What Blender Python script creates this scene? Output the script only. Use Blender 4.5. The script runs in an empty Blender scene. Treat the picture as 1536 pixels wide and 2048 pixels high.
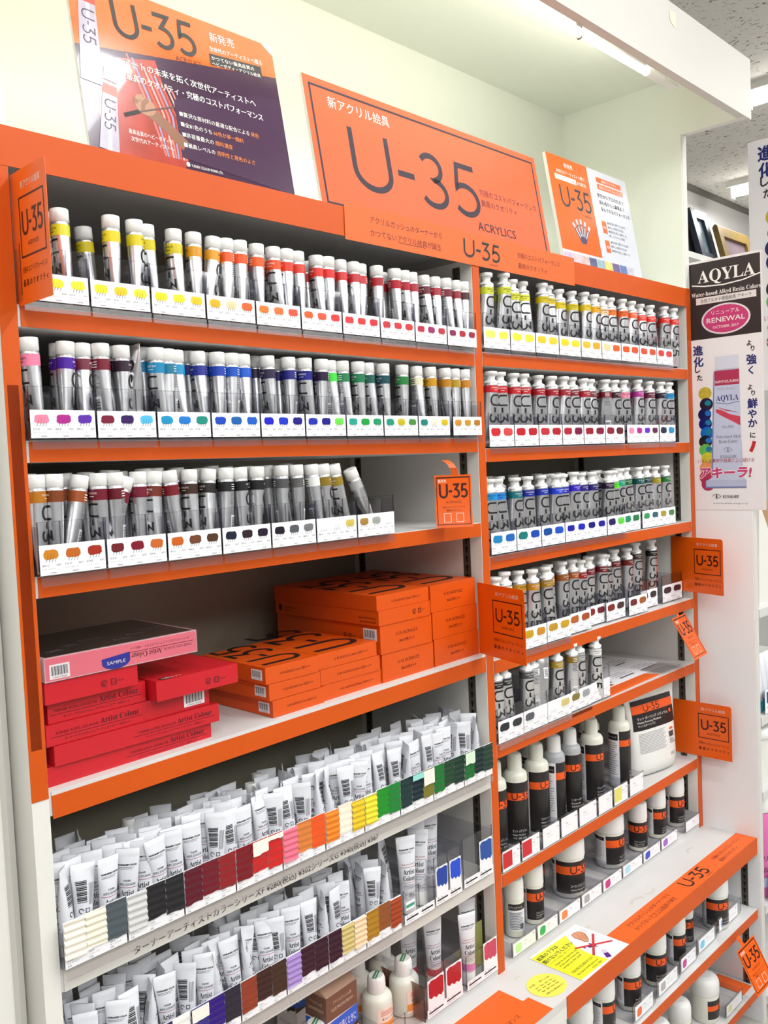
import bpy, math, random
from mathutils import Vector, Matrix
R = random.Random(35)
SC = bpy.context.scene
COL = SC.collection
PI = math.pi
def lin(c):
    o = []
    for v in c[:3]:
        v /= 255.0
        o.append(v/12.92 if v <= .04045 else ((v+.055)/1.055)**2.4)
    return (o[0], o[1], o[2], 1.0)

# ---------------------------------------------------------------- camera
cam = bpy.data.cameras.new('camera')
cam.sensor_fit = 'AUTO'; cam.sensor_width = 36.0
cam.lens = 1809.66/2048*36.0
cam.clip_start = .02; cam.clip_end = 60
cob = bpy.data.objects.new('camera', cam); COL.objects.link(cob)
_y, _p, _r = math.radians(46.19899), math.radians(-3.17638), math.radians(-2.49363)
fw = Vector((math.sin(_y)*math.cos(_p), math.cos(_y)*math.cos(_p), math.sin(_p)))
r0 = fw.cross(Vector((0, 0, 1))).normalized(); u0 = r0.cross(fw)
rt = r0*math.cos(_r)+u0*math.sin(_r); up = -r0*math.sin(_r)+u0*math.cos(_r)
cob.matrix_world = Matrix(((rt.x, up.x, -fw.x, -.48547), (rt.y, up.y, -fw.y, -1.048), (rt.z, up.z, -fw.z, 1.49173), (0, 0, 0, 1)))
SC.camera = cob

# ---------------------------------------------------------------- world, exposure
W = bpy.data.worlds.new('store_air'); SC.world = W; W.use_nodes = True
W.node_tree.nodes['Background'].inputs[0].default_value = (1.0, 1.0, 1.0, 1)
W.node_tree.nodes['Background'].inputs[1].default_value = .15
SC.view_settings.view_transform = 'Standard'; SC.view_settings.look = 'None'
SC.view_settings.exposure = 0.15; SC.view_settings.gamma = 1.0; SC.view_settings.use_curve_mapping = False
LAMP_POWER = 12.5        # each ceiling batten
LED_STRENGTH = 17.5       # tube inside the canopy
try:
    SC.cycles.transparent_max_bounces = 40
    SC.cycles.max_bounces = 7; SC.cycles.diffuse_bounces = 4; SC.cycles.glossy_bounces = 4
except Exception:
    pass

# ---------------------------------------------------------------- materials
_M = {}
def mat(rgb, rough=.5, metal=0.0, vary=0.0, scale=20.0, bump=0.0, spec=.5, coat=0.0, name=None):
    key = (tuple(rgb), rough, metal, vary, scale, bump, spec, coat)
    if key in _M: return _M[key]
    m = bpy.data.materials.new(name or 'surface'); m.use_nodes = True
    nt = m.node_tree; b = nt.nodes['Principled BSDF']
    b.inputs['Base Color'].default_value = lin(rgb)
    b.inputs['Roughness'].default_value = rough
    b.inputs['Metallic'].default_value = metal
    b.inputs['Specular IOR Level'].default_value = spec
    b.inputs['Coat Weight'].default_value = coat
    if vary or bump:
        tc = nt.nodes.new('ShaderNodeTexCoord'); n = nt.nodes.new('ShaderNodeTexNoise')
        n.inputs['Scale'].default_value = scale; n.inputs['Detail'].default_value = 4
        nt.links.new(tc.outputs['Object'], n.inputs['Vector'])
        if vary:
            mx = nt.nodes.new('ShaderNodeMix'); mx.data_type = 'RGBA'
            c = lin(rgb)
            mx.inputs[6].default_value = tuple(max(0, v*(1-vary)) for v in c[:3])+(1,)
            mx.inputs[7].default_value = tuple(min(1, v*(1+vary)) for v in c[:3])+(1,)
            nt.links.new(n.outputs['Fac'], mx.inputs[0]); nt.links.new(mx.outputs[2], b.inputs['Base Color'])
        if bump:
            bp = nt.nodes.new('ShaderNodeBump'); bp.inputs['Strength'].default_value = bump; bp.inputs['Distance'].default_value = .002
            nt.links.new(n.outputs['Fac'], bp.inputs['Height']); nt.links.new(bp.outputs['Normal'], b.inputs['Normal'])
    _M[key] = m
    return m
def acrylic(tint, rough=.04, ior=1.45, name='clear_acrylic'):
    m = bpy.data.materials.new(name); m.use_nodes = True; nt = m.node_tree
    for n in list(nt.nodes): nt.nodes.remove(n)
    o = nt.nodes.new('ShaderNodeOutputMaterial'); t = nt.nodes.new('ShaderNodeBsdfTransparent'); g = nt.nodes.new('ShaderNodeBsdfGlossy')
    t.inputs[0].default_value = tint; g.inputs['Roughness'].default_value = rough
    f = nt.nodes.new('ShaderNodeLayerWeight'); f.inputs[0].default_value = .5
    p = nt.nodes.new('ShaderNodeMath'); p.operation = 'POWER'; p.inputs[1].default_value = 4.0
    q = nt.nodes.new('ShaderNodeMath'); q.operation = 'MULTIPLY_ADD'; q.inputs[1].default_value = .5; q.inputs[2].default_value = ((ior-1)/(ior+1))**2
    x = nt.nodes.new('ShaderNodeMixShader')
    nt.links.new(f.outputs['Facing'], p.inputs[0]); nt.links.new(p.outputs[0], q.inputs[0])
    nt.links.new(q.outputs[0], x.inputs[0]); nt.links.new(t.outputs[0], x.inputs[1]); nt.links.new(g.outputs[0], x.inputs[2]); nt.links.new(x.outputs[0], o.inputs[0])
    return m
def emit(rgb, s):
    m = bpy.data.materials.new('lit_tube'); m.use_nodes = True; b = m.node_tree.nodes['Principled BSDF']
    b.inputs['Base Color'].default_value = (.9, .9, .9, 1); b.inputs['Emission Color'].default_value = lin(rgb); b.inputs['Emission Strength'].default_value = s
    return m
def ceiling_mat():
    m = bpy.data.materials.new('acoustic_tile'); m.use_nodes = True; nt = m.node_tree; b = nt.nodes['Principled BSDF']; b.inputs['Roughness'].default_value = .9
    tc = nt.nodes.new('ShaderNodeTexCoord'); mp = nt.nodes.new('ShaderNodeMapping'); mp.inputs['Scale'].default_value = (45, 20, 30)
    n = nt.nodes.new('ShaderNodeTexNoise'); n.inputs['Scale'].default_value = 1.6; n.inputs['Detail'].default_value = 3; n.inputs['Distortion'].default_value = 1.2
    r = nt.nodes.new('ShaderNodeValToRGB'); e = r.color_ramp.elements
    e[0].position = .335; e[0].color = lin((112, 106, 98)); e[1].position = .40; e[1].color = lin((222, 220, 214))
    nt.links.new(tc.outputs['Object'], mp.inputs[0]); nt.links.new(mp.outputs[0], n.inputs['Vector']); nt.links.new(n.outputs['Fac'], r.inputs[0]); nt.links.new(r.outputs[0], b.inputs['Base Color'])
    return m
ORANGE = mat((208, 84, 10), .45, spec=.3, vary=.07, scale=9, name='orange_tape')
ORPAPER = mat((238, 100, 26), .5, vary=.03, scale=12, name='orange_paper')
ORCARD = mat((234, 94, 4), .32, vary=.03, scale=8, name='orange_card')
ORBOX = mat((220, 84, 12), .38, vary=.04, scale=14, name='orange_carton')
REDBOX = mat((200, 28, 40), .32, vary=.06, scale=16, name='red_carton')
PINKBOX = mat((238, 120, 138), .3, vary=.1, scale=12)
WHITE = mat((232, 230, 224), .5, vary=.03, scale=6, name='white_laminate')
SHELFW = mat((214, 213, 212), .45, vary=.06, scale=10, name='white_shelf_steel')
GREYW = mat((214, 212, 206), .5, vary=.04, scale=5, name='pale_grey_paint')
CREAM = mat((243, 247, 236), .5, vary=.015, scale=3, name='cream_laminate')
DARKM = mat((95, 88, 80), .4, .5, name='rail_steel')
HOLE = mat((18, 16, 15), .8)
SILVER = mat((236, 237, 240), .30, .90, vary=.05, scale=60, bump=.12, name='aluminium_tube')
CAPW = mat((240, 240, 238), .38, name='white_cap')
PLASTIC = mat((226, 228, 234), .36, vary=.02, scale=40, name='white_laminate_tube')
PAPER = mat((244, 244, 248), .55, name='white_card')
INK = mat((26, 22, 24), .5, name='black_ink')
BROWNINK = mat((66, 12, 12), .5)
GREYINK = mat((120, 120, 128), .6)
PALEINK = mat((170, 170, 178), .6)
WINK = mat((246, 244, 240), .5, name='white_ink')
REDLINE = mat((170, 60, 80), .5)
BLACKLAB = mat((38, 34, 34), .36, name='black_label')
ORLAB = mat((240, 92, 24), .4)
MILK = mat((228, 228, 216), .32, name='milky_plastic')
CLEARB = mat((176, 178, 182), .25, name='cloudy_plastic')
ACR = acrylic((.985, .985, .985, 1), .05)
ACRD = acrylic((.90, .90, .92, 1), .06)
ACRE = acrylic((.62, .61, .66, 1), .08, name='acrylic_edge')
LIPM = acrylic((.96, .94, .95, 1), .25, 2.6, name='acrylic_lip')
SHRINK = acrylic((.97, .95, .95, 1), .12, 1.9, name='shrink_film')

# ---------------------------------------------------------------- mesh builder
_T = {}
def textmesh(s):
    if s not in _T:
        c = bpy.data.curves.new('lettering', 'FONT'); c.body = s; c.size = 1; c.resolution_u = 2; c.align_x = 'LEFT'
        o = bpy.data.objects.new('lettering', c); m = bpy.data.meshes.new_from_object(o)
        v = [(p.co.x, p.co.y) for p in m.vertices]; f = [tuple(p.vertices) for p in m.polygons]
        bpy.data.objects.remove(o); bpy.data.curves.remove(c); bpy.data.meshes.remove(m)
        xs = [p[0] for p in v] or [0, 1]
        _T[s] = (v, f, min(xs), max(xs))
    return _T[s]
def serif(s):
    o = ''
    for ch in s:
        if 'A' <= ch <= 'Z': o += chr(0x1D400+ord(ch)-65)
        elif 'a' <= ch <= 'z': o += chr(0x1D41A+ord(ch)-97)
        else: o += ch
    return o
def frame(o, ux, uy):
    ux = Vector(ux).normalized(); uy = Vector(uy).normalized(); uz = ux.cross(uy).normalized(); uy = uz.cross(ux)
    o = Vector(o)
    return Matrix(((ux.x, uy.x, uz.x, o.x), (ux.y, uy.y, uz.y, o.y), (ux.z, uy.z, uz.z, o.z), (0, 0, 0, 1)))
FRONT = lambda o: frame(o, (1, 0, 0), (0, 0, 1))       # faces -y
LEFTF = lambda o: frame(o, (0, -1, 0), (0, 0, 1))      # faces -x
UPF = lambda o: frame(o, (1, 0, 0), (0, 1, 0))         # faces up
class MB:
    def __init__(s): s.v = []; s.f = []; s.m = []; s.s = []; s.mats = []; s.T = None
    def mi(s, m):
        if m not in s.mats: s.mats.append(m)
        return s.mats.index(m)
    def add(s, vs, fs, m, T=None, smooth=False, fn=None):
        T = T or s.T; b = len(s.v); k = s.mi(m)
        for p in vs:
            p = Vector(p)
            if fn: p = Vector(fn(*p))
            if T: p = T @ p
            s.v.append(p)
        for f in fs: s.f.append(tuple(i+b for i in f)); s.m.append(k); s.s.append(smooth)
        return s
    def box(s, x0, x1, y0, y1, z0, z1, m, T=None):
        return s.add([(x0, y0, z0), (x1, y0, z0), (x1, y1, z0), (x0, y1, z0), (x0, y0, z1), (x1, y0, z1), (x1, y1, z1), (x0, y1, z1)],
                     [(0, 3, 2, 1), (4, 5, 6, 7), (0, 1, 5, 4), (1, 2, 6, 5), (2, 3, 7, 6), (3, 0, 4, 7)], m, T)
    def lathe(s, prof, m, n=24, T=None, smooth=True, cap=True):
        vs = []; fs = []
        for r, z in prof:
            for i in range(n):
                a = 2*PI*i/n; vs.append((r*math.cos(a), r*math.sin(a), z))
        for k in range(len(prof)-1):
            for i in range(n):
                j = (i+1) % n; fs.append((k*n+i, k*n+j, k*n+n+j, k*n+n+i))
        s.add(vs, fs, m, T, smooth)
        if cap:
            b0 = [(prof[0][0]*math.cos(2*PI*i/n), prof[0][0]*math.sin(2*PI*i/n), prof[0][1]) for i in range(n)]
            b1 = [(prof[-1][0]*math.cos(2*PI*i/n), prof[-1][0]*math.sin(2*PI*i/n), prof[-1][1]) for i in range(n)]
            s.add(b0, [tuple(range(n))[::-1]], m, T); s.add(b1, [tuple(range(n))], m, T)
        return s
    def loft(s, rings, m, T=None, smooth=True, cap=True):
        n = len(rings[0]); vs = [p for r in rings for p in r]; fs = []
        for k in range(len(rings)-1):
            for i in range(n):
                j = (i+1) % n; fs.append((k*n+i, k*n+j, k*n+n+j, k*n+n+i))
        if cap: fs += [tuple(range(n))[::-1], tuple(range((len(rings)-1)*n, len(rings)*n))]
        return s.add(vs, fs, m, T, smooth)
    def poly(s, pts, z, m, T=None, fn=None): return s.add([(p[0], p[1], z) for p in pts], [tuple(range(len(pts)))], m, T, fn=fn)
    def prism(s, pts, z0, z1, m, T=None):
        n = len(pts); vs = [(p[0], p[1], z0) for p in pts]+[(p[0], p[1], z1) for p in pts]
        fs = [tuple(range(n))[::-1], tuple(range(n, 2*n))]+[(i, (i+1) % n, n+(i+1) % n, n+i) for i in range(n)]
        return s.add(vs, fs, m, T)
    def rect(s, x0, y0, x1, y1, z, m, T=None, fn=None):
        if fn:
            n = max(1, min(14, int(abs(x1-x0)/.0016)+1)); q = max(1, min(8, int(abs(y1-y0)/.008)+1)); vs = [(x0+(x1-x0)*i/n, y0+(y1-y0)*j/q, z) for j in range(q+1) for i in range(n+1)]
            return s.add(vs, [(j*(n+1)+i, j*(n+1)+i+1, (j+1)*(n+1)+i+1, (j+1)*(n+1)+i) for j in range(q) for i in range(n)], m, T, fn=fn)
        return s.poly([(x0, y0), (x1, y0), (x1, y1), (x0, y1)], z, m, T, fn)
    def ell(s, cx, cy, rx, ry, z, m, T=None, n=28, fn=None): return s.poly([(cx+rx*math.cos(2*PI*i/n), cy+ry*math.sin(2*PI*i/n)) for i in range(n)], z, m, T, fn)
    def ring(s, x0, y0, x1, y1, w, z, m, T=None, fn=None):
        s.rect(x0, y0, x1, y0+w, z, m, T, fn); s.rect(x0, y1-w, x1, y1, z, m, T, fn); s.rect(x0, y0+w, x0+w, y1-w, z, m, T, fn); s.rect(x1-w, y0+w, x1, y1-w, z, m, T, fn)
        return s
    def text(s, t, x, y, h, z, m, T=None, w=None, al='L', rot=0, slant=0, fn=None):
        v, f, a, b = textmesh(t)
        if not v: return s
        sx = h if w is None else w/max(1e-6, b-a)
        off = -a if al == 'L' else (-(a+b)/2 if al == 'C' else -b)
        c, sn = math.cos(rot), math.sin(rot); o = []
        for p in v:
            px = (p[0]+off)*sx+p[1]*h*slant; py = p[1]*h
            o.append((x+px*c-py*sn, y+px*sn+py*c, z))
        return s.add(o, f, m, T, fn=fn)
    def btext(s, t, x, y, h, z, m, T=None, w=None, al='L', rot=0, slant=0, fn=None, b=.04):
        for k, (dx, dy) in enumerate(((0, 0), (b, 0), (-b, 0), (0, b), (0, -b), (b*.7, b*.7), (-b*.7, -b*.7))): s.text(t, x+dx*h, y+dy*h, h, z+k*2e-6, m, T, w, al, rot, slant, fn)
        return s
    def stroke(s, pts, w, z, m, T=None, fn=None):
        L = []; Rr = []; n = len(pts)
        for i in range(n):
            p = Vector(pts[i]); d1 = (p-Vector(pts[i-1])).normalized() if i else None; d2 = (Vector(pts[i+1])-p).normalized() if i < n-1 else None
            d = (d1+d2) if d1 and d2 else (d1 or d2)
            if d.length < 1e-6: d = d1
            d.normalize(); nn = Vector((-d.y, d.x)); k = w/2
            if d1 and d2: k = min(w, w/2/max(.45, nn.dot(Vector((-d1.y, d1.x)))))
            L.append(p+nn*k); Rr.append(p-nn*k)
        vs = [(q.x, q.y, z) for q in L]+[(q.x, q.y, z) for q in Rr]
        return s.add(vs, [(n+i, n+i+1, i+1, i) for i in range(n-1)], m, T, fn=fn)
    def logo(s, x, y, h, z, m, T=None, sx=1.0, rot=0, fn=None, rnd=False, wt=.105):
        def tr(p):
            q = (p[0]*h*sx, p[1]*h); c, sn = math.cos(rot), math.sin(rot)
            return (x+q[0]*c-q[1]*sn, y+q[0]*sn+q[1]*c)
        def sub(a, b, n=6): return [(a[0]+(b[0]-a[0])*i/n, a[1]+(b[1]-a[1])*i/n) for i in range(n)]
        arc = lambda cx, cy, rx, ry, a0, a1, n=14: [(cx+rx*math.cos(math.radians(a0+(a1-a0)*i/n)), cy+ry*math.sin(math.radians(a0+(a1-a0)*i/n))) for i in range(n+1)]
        U = sub((.06, 1), (.06, .36))+arc(.37, .36, .31, .30, 180, 360)+sub((.68, .36), (.68, 1))[1:]+[(.68, 1)]
        D = [(.83, .47), (1.0, .47), (1.14, .47)]
        if rnd: T3 = arc(1.5, .73, .2, .215, 150, -80)+arc(1.5, .29, .25, .235, 85, -150)
        else: T3 = sub((1.24, .945), (1.68, .945))+[(1.68, .945), (1.44, .60)]+arc(1.47, .325, .265, .265, 78, -142)
        F = sub((2.43, .945), (2.06, .945))+sub((2.06, .945), (2.0, .52))+[(2.0, .52)]+arc(2.17, .325, .265, .265, 125, -142)
        for k, st in enumerate((U, D, T3, F)): s.stroke([tr(p) for p in st], wt*h*(1.0 if sx > .8 else .85), z+k*1e-6, m, T, fn)
        return s
    def build(s, name, parent=None, loc=None, bevel=0):
        me = bpy.data.meshes.new(name); me.from_pydata([tuple(p) for p in s.v], [], s.f)
        for m in s.mats: me.materials.append(m)
        me.polygons.foreach_set('material_index', s.m); me.polygons.foreach_set('use_smooth', s.s); me.update()
        return place(name, me, parent, loc, bevel)
def place(name, me, parent=None, loc=None, bevel=0, rot=None):
    o = bpy.data.objects.new(name, me); COL.objects.link(o)
    if parent: o.parent = parent
    if loc: o.location = loc
    if rot: o.rotation_euler = rot
    if bevel:
        b = o.modifiers.new('soft_edges', 'BEVEL'); b.width = bevel; b.segments = 2; b.limit_method = 'ANGLE'
    return o
def tag(o, label, cat, group=None):
    o['label'] = label; o['category'] = cat
    if group: o['group'] = group
    return o
def thing(name, label, cat, loc=(0, 0, 0), rot=(0, 0, 0), group=None):
    o = bpy.data.objects.new(name, None); o.empty_display_size = .01; COL.objects.link(o); o.location = loc; o.rotation_euler = rot
    return tag(o, label, cat, group)
def struct(o): o['kind'] = 'structure'; return o
ORD = 'first second third fourth fifth sixth seventh eighth ninth tenth eleventh twelfth thirteenth fourteenth fifteenth sixteenth seventeenth eighteenth nineteenth twentieth'.split()
def nth(i):
    if i < 20: return ORD[i]
    if i == 29: return 'thirtieth'
    return ('twenty-' if i < 29 else 'thirty-')+ORD[(i % 10)]

# ================================================================ setting
struct(MB().box(-5, 7, -5.5, 1.32, -.06, 0, mat((176, 172, 164), .35, vary=.08, scale=3)).build('floor'))
struct(MB().box(-5, 7, -5.5, 1.32, 3.0, 3.06, ceiling_mat()).build('ceiling'))
struct(MB().box(-5, 7, 1.30, 1.38, 0, 3.0, mat((226, 225, 224), .7, vary=.02, scale=4)).build('wall_back'))
struct(MB().box(-5, 7, 1.275, 1.30, 2.975, 3.0, mat((120, 118, 112), .6)).build('trim_ceiling_edge'))
LIT = emit((255, 250, 242), 14.0)
k = 0
for ix in range(-2, 4):
    for iy, yc in enumerate((-.11, -2.35, -3.9)):
        x = .82+1.32*ix; yy = yc+(.62 if (ix == 3 and iy == 0) else 0)
        if iy == 0 and ix in (0, 1, -1): yy = -1.40
        row = ('over the shelf front', 'over the middle of the aisle', 'over the far side of the aisle')[iy]
        t = thing('ceiling_light', 'white ceiling batten, %s from the neighbouring shelf end, %s' % (nth(3-ix), row), 'ceiling light', (x, yy, 3.0), group='ceiling battens')
        MB().box(-.055, .055, -.62, .62, -.03, 0, WHITE).box(-.03, .03, -.62, -.60, -.085, -.03, WHITE).box(-.03, .03, .60, .62, -.085, -.03, WHITE).build('housing', t)
        MB().lathe([(.018, -.6), (.018, .6)], LIT, 12, Matrix.Translation((0, 0, -.062)) @ Matrix.Rotation(PI/2, 4, 'X')).build('tube', t)
        ld = bpy.data.lights.new('batten_light', 'AREA'); ld.shape = 'RECTANGLE'; ld.size = .16; ld.size_y = 1.2; ld.energy = LAMP_POWER; ld.color = (.965, .99, 1)
        lo = bpy.data.objects.new('batten_light', ld); COL.objects.link(lo); lo.parent = t; lo.location = (0, 0, -.09)

# ================================================================ shelving unit
unit = thing('shelving_unit', 'white shop shelving unit with orange edges, cream lit canopy and base ledge', 'shelving unit')
XL, XM0, XM1, XR0, XR1 = 0.0, .87, .8924, 1.7587, 1.7815
MB().box(-.0217, XR1, .345, .36, 1.885, 2.45, CREAM).build('canopy_back', unit)
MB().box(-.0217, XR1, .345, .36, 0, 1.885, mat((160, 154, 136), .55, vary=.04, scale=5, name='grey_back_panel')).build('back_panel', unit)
p = MB().box(-.0217, XL, 0, .345, 0, 2.43, WHITE).build('side_panel', unit)
MB().box(-.0217, XL-.0006, -.0012, 0, 1.103, 1.9, ORANGE).build('orange_edge_tape', p)
MB().box(-.0185, -.005, -.0016, -.0012, 1.165, 1.60, acrylic((.93, .86, .78, 1), .3, 1.3, 'old_brown_tape')).build('brown_tape', p)
p = MB().box(XM0, XM1, 0, .345, .488, 1.86, WHITE).build('divider_panel', unit)
MB().box(XM0+.0012, XM1-.0008, -.0012, 0, .488, 1.855, ORANGE).build('orange_edge_tape', p)
p = MB().box(XR0, XR1, 0, .345, .488, 2.2875, WHITE).build('side_panel', unit)
MB().box(XR0+.0005, XR1, -.0012, 0, .488, 1.902, ORANGE).build('orange_edge_tape', p)
# cream lining of the right side inside the canopy, and the canopy itself
lin_ = MB(); lin_.prism([(0.002, 1.90), (.345, 1.90), (.345, 2.43), (-.14, 2.43), (-.14, 2.2875), (.002, 2.2875)], 0, .003, CREAM, frame((XR0-.003, 0, 0), (0, 1, 0), (0, 0, 1)))
lin_.build('canopy_side_lining', unit)
MB().prism([(-.005, 2.2875), (-.158, 2.2875), (-.158, 2.43), (-.005, 2.43)], 0, .022, WHITE, frame((XR0, 0, 0), (0, 1, 0), (0, 0, 1))).build('canopy_side', unit)
MB().box(-.9, XR1, -.158, .36, 2.43, 2.4316, CREAM).build('canopy_top', unit)
f_ = MB().box(-.9, XR1+.018, -.160, -.140, 2.2885, 2.4315, GREYW).build('canopy_fascia', unit)
MB().add([(0, 0, 0), (.030, .004, 0), (.028, -.03, 0), (.004, -.022, 0)], [(0, 1, 2, 3)], mat((236, 232, 204), .6), FRONT((1.37, -.1606, 2.412))).build('masking_tape', f_)
MB().box(-.0217, XR1, -.0016, 0, 1.8540, 1.9005, ORANGE).build('header_band', unit)
MB().box(XL, XR0, .0, .345, 1.878, 1.9, SHELFW).build('top_board', unit)
def rail(x, y, z0, z1, side, par):
    s = MB(); d = .0012*side
    s.box(min(x, x+d), max(x, x+d), y-.0085, y+.0085, z0, z1, DARKM)
    z = z0+.012
    while z < z1-.01:
        T = frame((x+d*1.15, y, z), (0, side*1.0, 0), (0, 0, 1))
        s.ell(0, .003, .0036, .0036, 0, HOLE, T, 10); s.rect(-.0019, -.006, .0019, .002, 0, HOLE, T); z += .0176
    return s.build('slotted_rail', par)
for x, sd in ((XM0, -1), (XR0, -1), (XM1, 1), (XL, 1)):
    for y in (.036, .322): rail(x, y, .53, 1.85, sd, unit)
# base: deck, riser, ledge cabinet below
MB().box(XL, XR0, .001, .345, .470, .502, SHELFW).build('deck_board', unit)
led = MB().box(-.6, 1.7865, -.1405, .002, .4705, .488, SHELFW).build('base_ledge', unit)
MB().box(-.6, .892, -.1405, -.136, .446, .4705, WHITE).build('ledge_front', unit)
MB().box(.892, 1.787, -.1422, -.1405, .4465, .4885, ORANGE).build('orange_edge_tape', led)
MB().box(.85, .892, -.139, -.12, .02, .446, WHITE).build('base_upright', unit)
MB().box(-.6, 1.7865, .285, .3, 0, .4705, WHITE).build('base_back', unit)
sc = MB()
for (x, y, r, a) in ((1.30, -.075, .026, 20), (1.36, -.058, .020, 200), (1.13, -.055, .022, 60), (1.11, -.075, .016, 230), (1.62, -.05, .02, 40), (.885, -.04, .010, 10), (.905, -.06, .007, 90)):
    pts = [(x+r*math.cos(math.radians(a+i*14)), y+.7*r*math.sin(math.radians(a+i*14))) for i in range(10)]
    sc.stroke(pts, r*.28, .48825, mat((205, 202, 196), .7))
sc.build('scuff_marks', led)

# ---------------------------------------------------------------- shelves
def shelf(x0, x1, zl, zr, label, edge=ORANGE, th=.026, y0=.0, y1=.343, drop=0, name='shelf_board', txt=None):
    t = thing(name, label, 'shelf', (x0, y0, zl))
    L = x1-x0; a = math.atan2(zr-zl, L)
    t.rotation_euler = (0, -a, 0)
    MB().box(.001, L-.001, .0015, y1-y0, 0, th, SHELFW).build('board', t)
    e = MB().box(.004, L-.001, -.0002, .0015, -drop, th-.0012-drop, edge)
    e.box(.004, L-.001, .0003, .0015, th-.0012-drop, th, SHELFW)
    if txt: e.text(txt, .10, .006, .0125, .0006, INK, FRONT((0, -.0002, 0)))
    e.build('orange_edge_strip' if edge is ORANGE else 'front_edge', t)
    return t
SH = {}
for kx, a in {'A': (XL, XM0, 1.6695, 1.6627), 'B': (XL, XM0, 1.509, 1.5022), 'C': (XL, XM0, 1.346, 1.3435)}.items(): SH[kx] = a
shelf(XL, XM0, 1.6695, 1.6627, 'orange edged shelf holding yellow to red tubes, under the large sign')
shelf(XL, XM0, 1.509, 1.5022, 'orange edged shelf holding pink, blue and green tubes')
shelf(XL, XM0, 1.346, 1.3435, 'orange edged shelf with brown and black tubes and a hanging orange tag')
shelf(XL, XM0, 1.0796, 1.0886, 'orange edged shelf carrying the red and orange paint set boxes', drop=.004, th=.030)
shelf(XL, XM0, .8585, .8585, 'upper white shelf holding white gouache tubes behind painted swatches', GREYW, .029, txt='ターナーアーティストカラーシリーズF ¥280(税込) ¥302シリーズG ¥340(税込) ¥367')
shelf(XL, XM0, .6720, .6720, 'lower white shelf of gouache tubes with brown and purple swatches', GREYW, .025)
shelf(XM1, XR0, 1.6646, 1.6696, 'orange edged shelf with large yellow and orange tubes beside the side panel')
shelf(XM1, XR0, 1.4825, 1.4825, 'orange edged shelf with large dark red and pink tubes')
shelf(XM1, XR0, 1.2755, 1.2777, 'orange edged shelf with large blue and green tubes')
shelf(XM1, XR0, 1.0745, 1.0757, 'orange edged shelf with large ochre and brown tubes and pulled out trays')
shelf(XM1, XR0, .9085, .9065, 'orange edged half empty shelf with large black, white and metallic tubes')
shelf(XM1, XR0, .652, .650, 'orange edged shelf carrying the medium bottles and a white pouch')
shelf(.87, 1.7855, .277, .277, 'low orange edged shelf of large gel jars under the ledge', th=.025, y0=-.1405, y1=.28)
shelf(.87, 1.7855, .072, .072, 'lowest orange edged shelf with big white bottles', th=.022, y0=-.1405, y1=.28)
# neighbouring end panel and outer pillar
t = thing('end_panel', 'tall white panel closing the ledge at its far end, poster fixed on it', 'panel', (1.7865, 0, 0))
MB().box(0, .0225, -.148, .34, 0, 1.62, mat((240, 241, 244), .55, vary=.02, scale=4)).build('board', t)
MB().box(.0015, .021, -.1495, -.148, 0, 1.62, GREYW).build('edge_strip', t)
rr = rail(0, -.108, .03, .445, -1, t)
t = thing('corner_pillar', 'pale grey rounded pillar at the outer edge of the shelving', 'pillar', (-.075, .04, 0))
MB().box(-.16, .0525, 0, .30, 0, 2.43, GREYW).build('column', t, bevel=.012)
MB().box(.005, .030, -.012, 0, 0, 1.86, WHITE).build('cover_strip', t, bevel=.004)

# LED tube in the canopy
t = thing('tube_lamp', 'lit white LED tube lamp under the canopy behind its fascia', 'lamp', (0, -.057, 2.345))
RX = Matrix.Rotation(PI/2, 4, 'Y')
MB().lathe([(.0085, -.75), (.0085, 1.466)], emit((255, 252, 240), LED_STRENGTH), 12, RX).build('tube', t)
MB().lathe([(.0088, 1.466), (.0105, 1.47), (.0105, 1.54), (.007, 1.552)], CAPW, 16, RX).box(1.53, 1.60, -.012, .012, -.004, .004, CAPW).build('end_cap', t)
MB().box(1.485, 1.515, -.010, .010, .004, .085, CAPW).box(.2, .22, -.008, .008, .004, .085, CAPW).box(1.18, 1.186, -.005, .005, -.012, .085, DARKM).build('mounting_clip', t)

# ================================================================ paint tubes (metal)
def squish(a, b, n=20, ang0=0):
    return [(a*math.cos(2*PI*i/n), b*math.sin(2*PI*i/n)) for i in range(n)]
def interp(tab, z):
    for i in range(len(tab)-1):
        if z <= tab[i+1][0]:
            t = (z-tab[i][0])/(tab[i+1][0]-tab[i][0]); return (tab[i][1]+(tab[i+1][1]-tab[i][1])*t, tab[i][2]+(tab[i+1][2]-tab[i][2])*t)
    return tab[-1][1:]
def wrapper(tab, side=1, off=.0004, cx=0.0):
    # (x across, y up, layer) -> tube surface; side 1 faces -y, -1 faces +y
    def fn(x, y, z):
        a, b = interp(tab, y); a += off+z; b += off+z
        th = (x+cx)/((a+b)/2*1.0)
        th = max(-1.45, min(1.45, th))
        return (side*a*math.sin(th), -side*b*math.cos(th), y)
    return fn
ST = [(0, .0165, .0010), (.006, .0165, .0012), (.008, .0163, .0026), (.022, .0156, .0064), (.04, .0140, .0089), (.07, .0122, .0106), (.088, .0113, .0111), (.0995, .0112, .0112), (.102, .0112, .0112)]
LT = [(0, .0205, .0011), (.007, .0205, .0014), (.009, .0203, .0032), (.025, .0196, .0080), (.045, .0182, .0108), (.08, .0160, .0130), (.102, .0144, .0140), (.118, .0142, .0142), (.122, .0142, .0142)]
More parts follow.
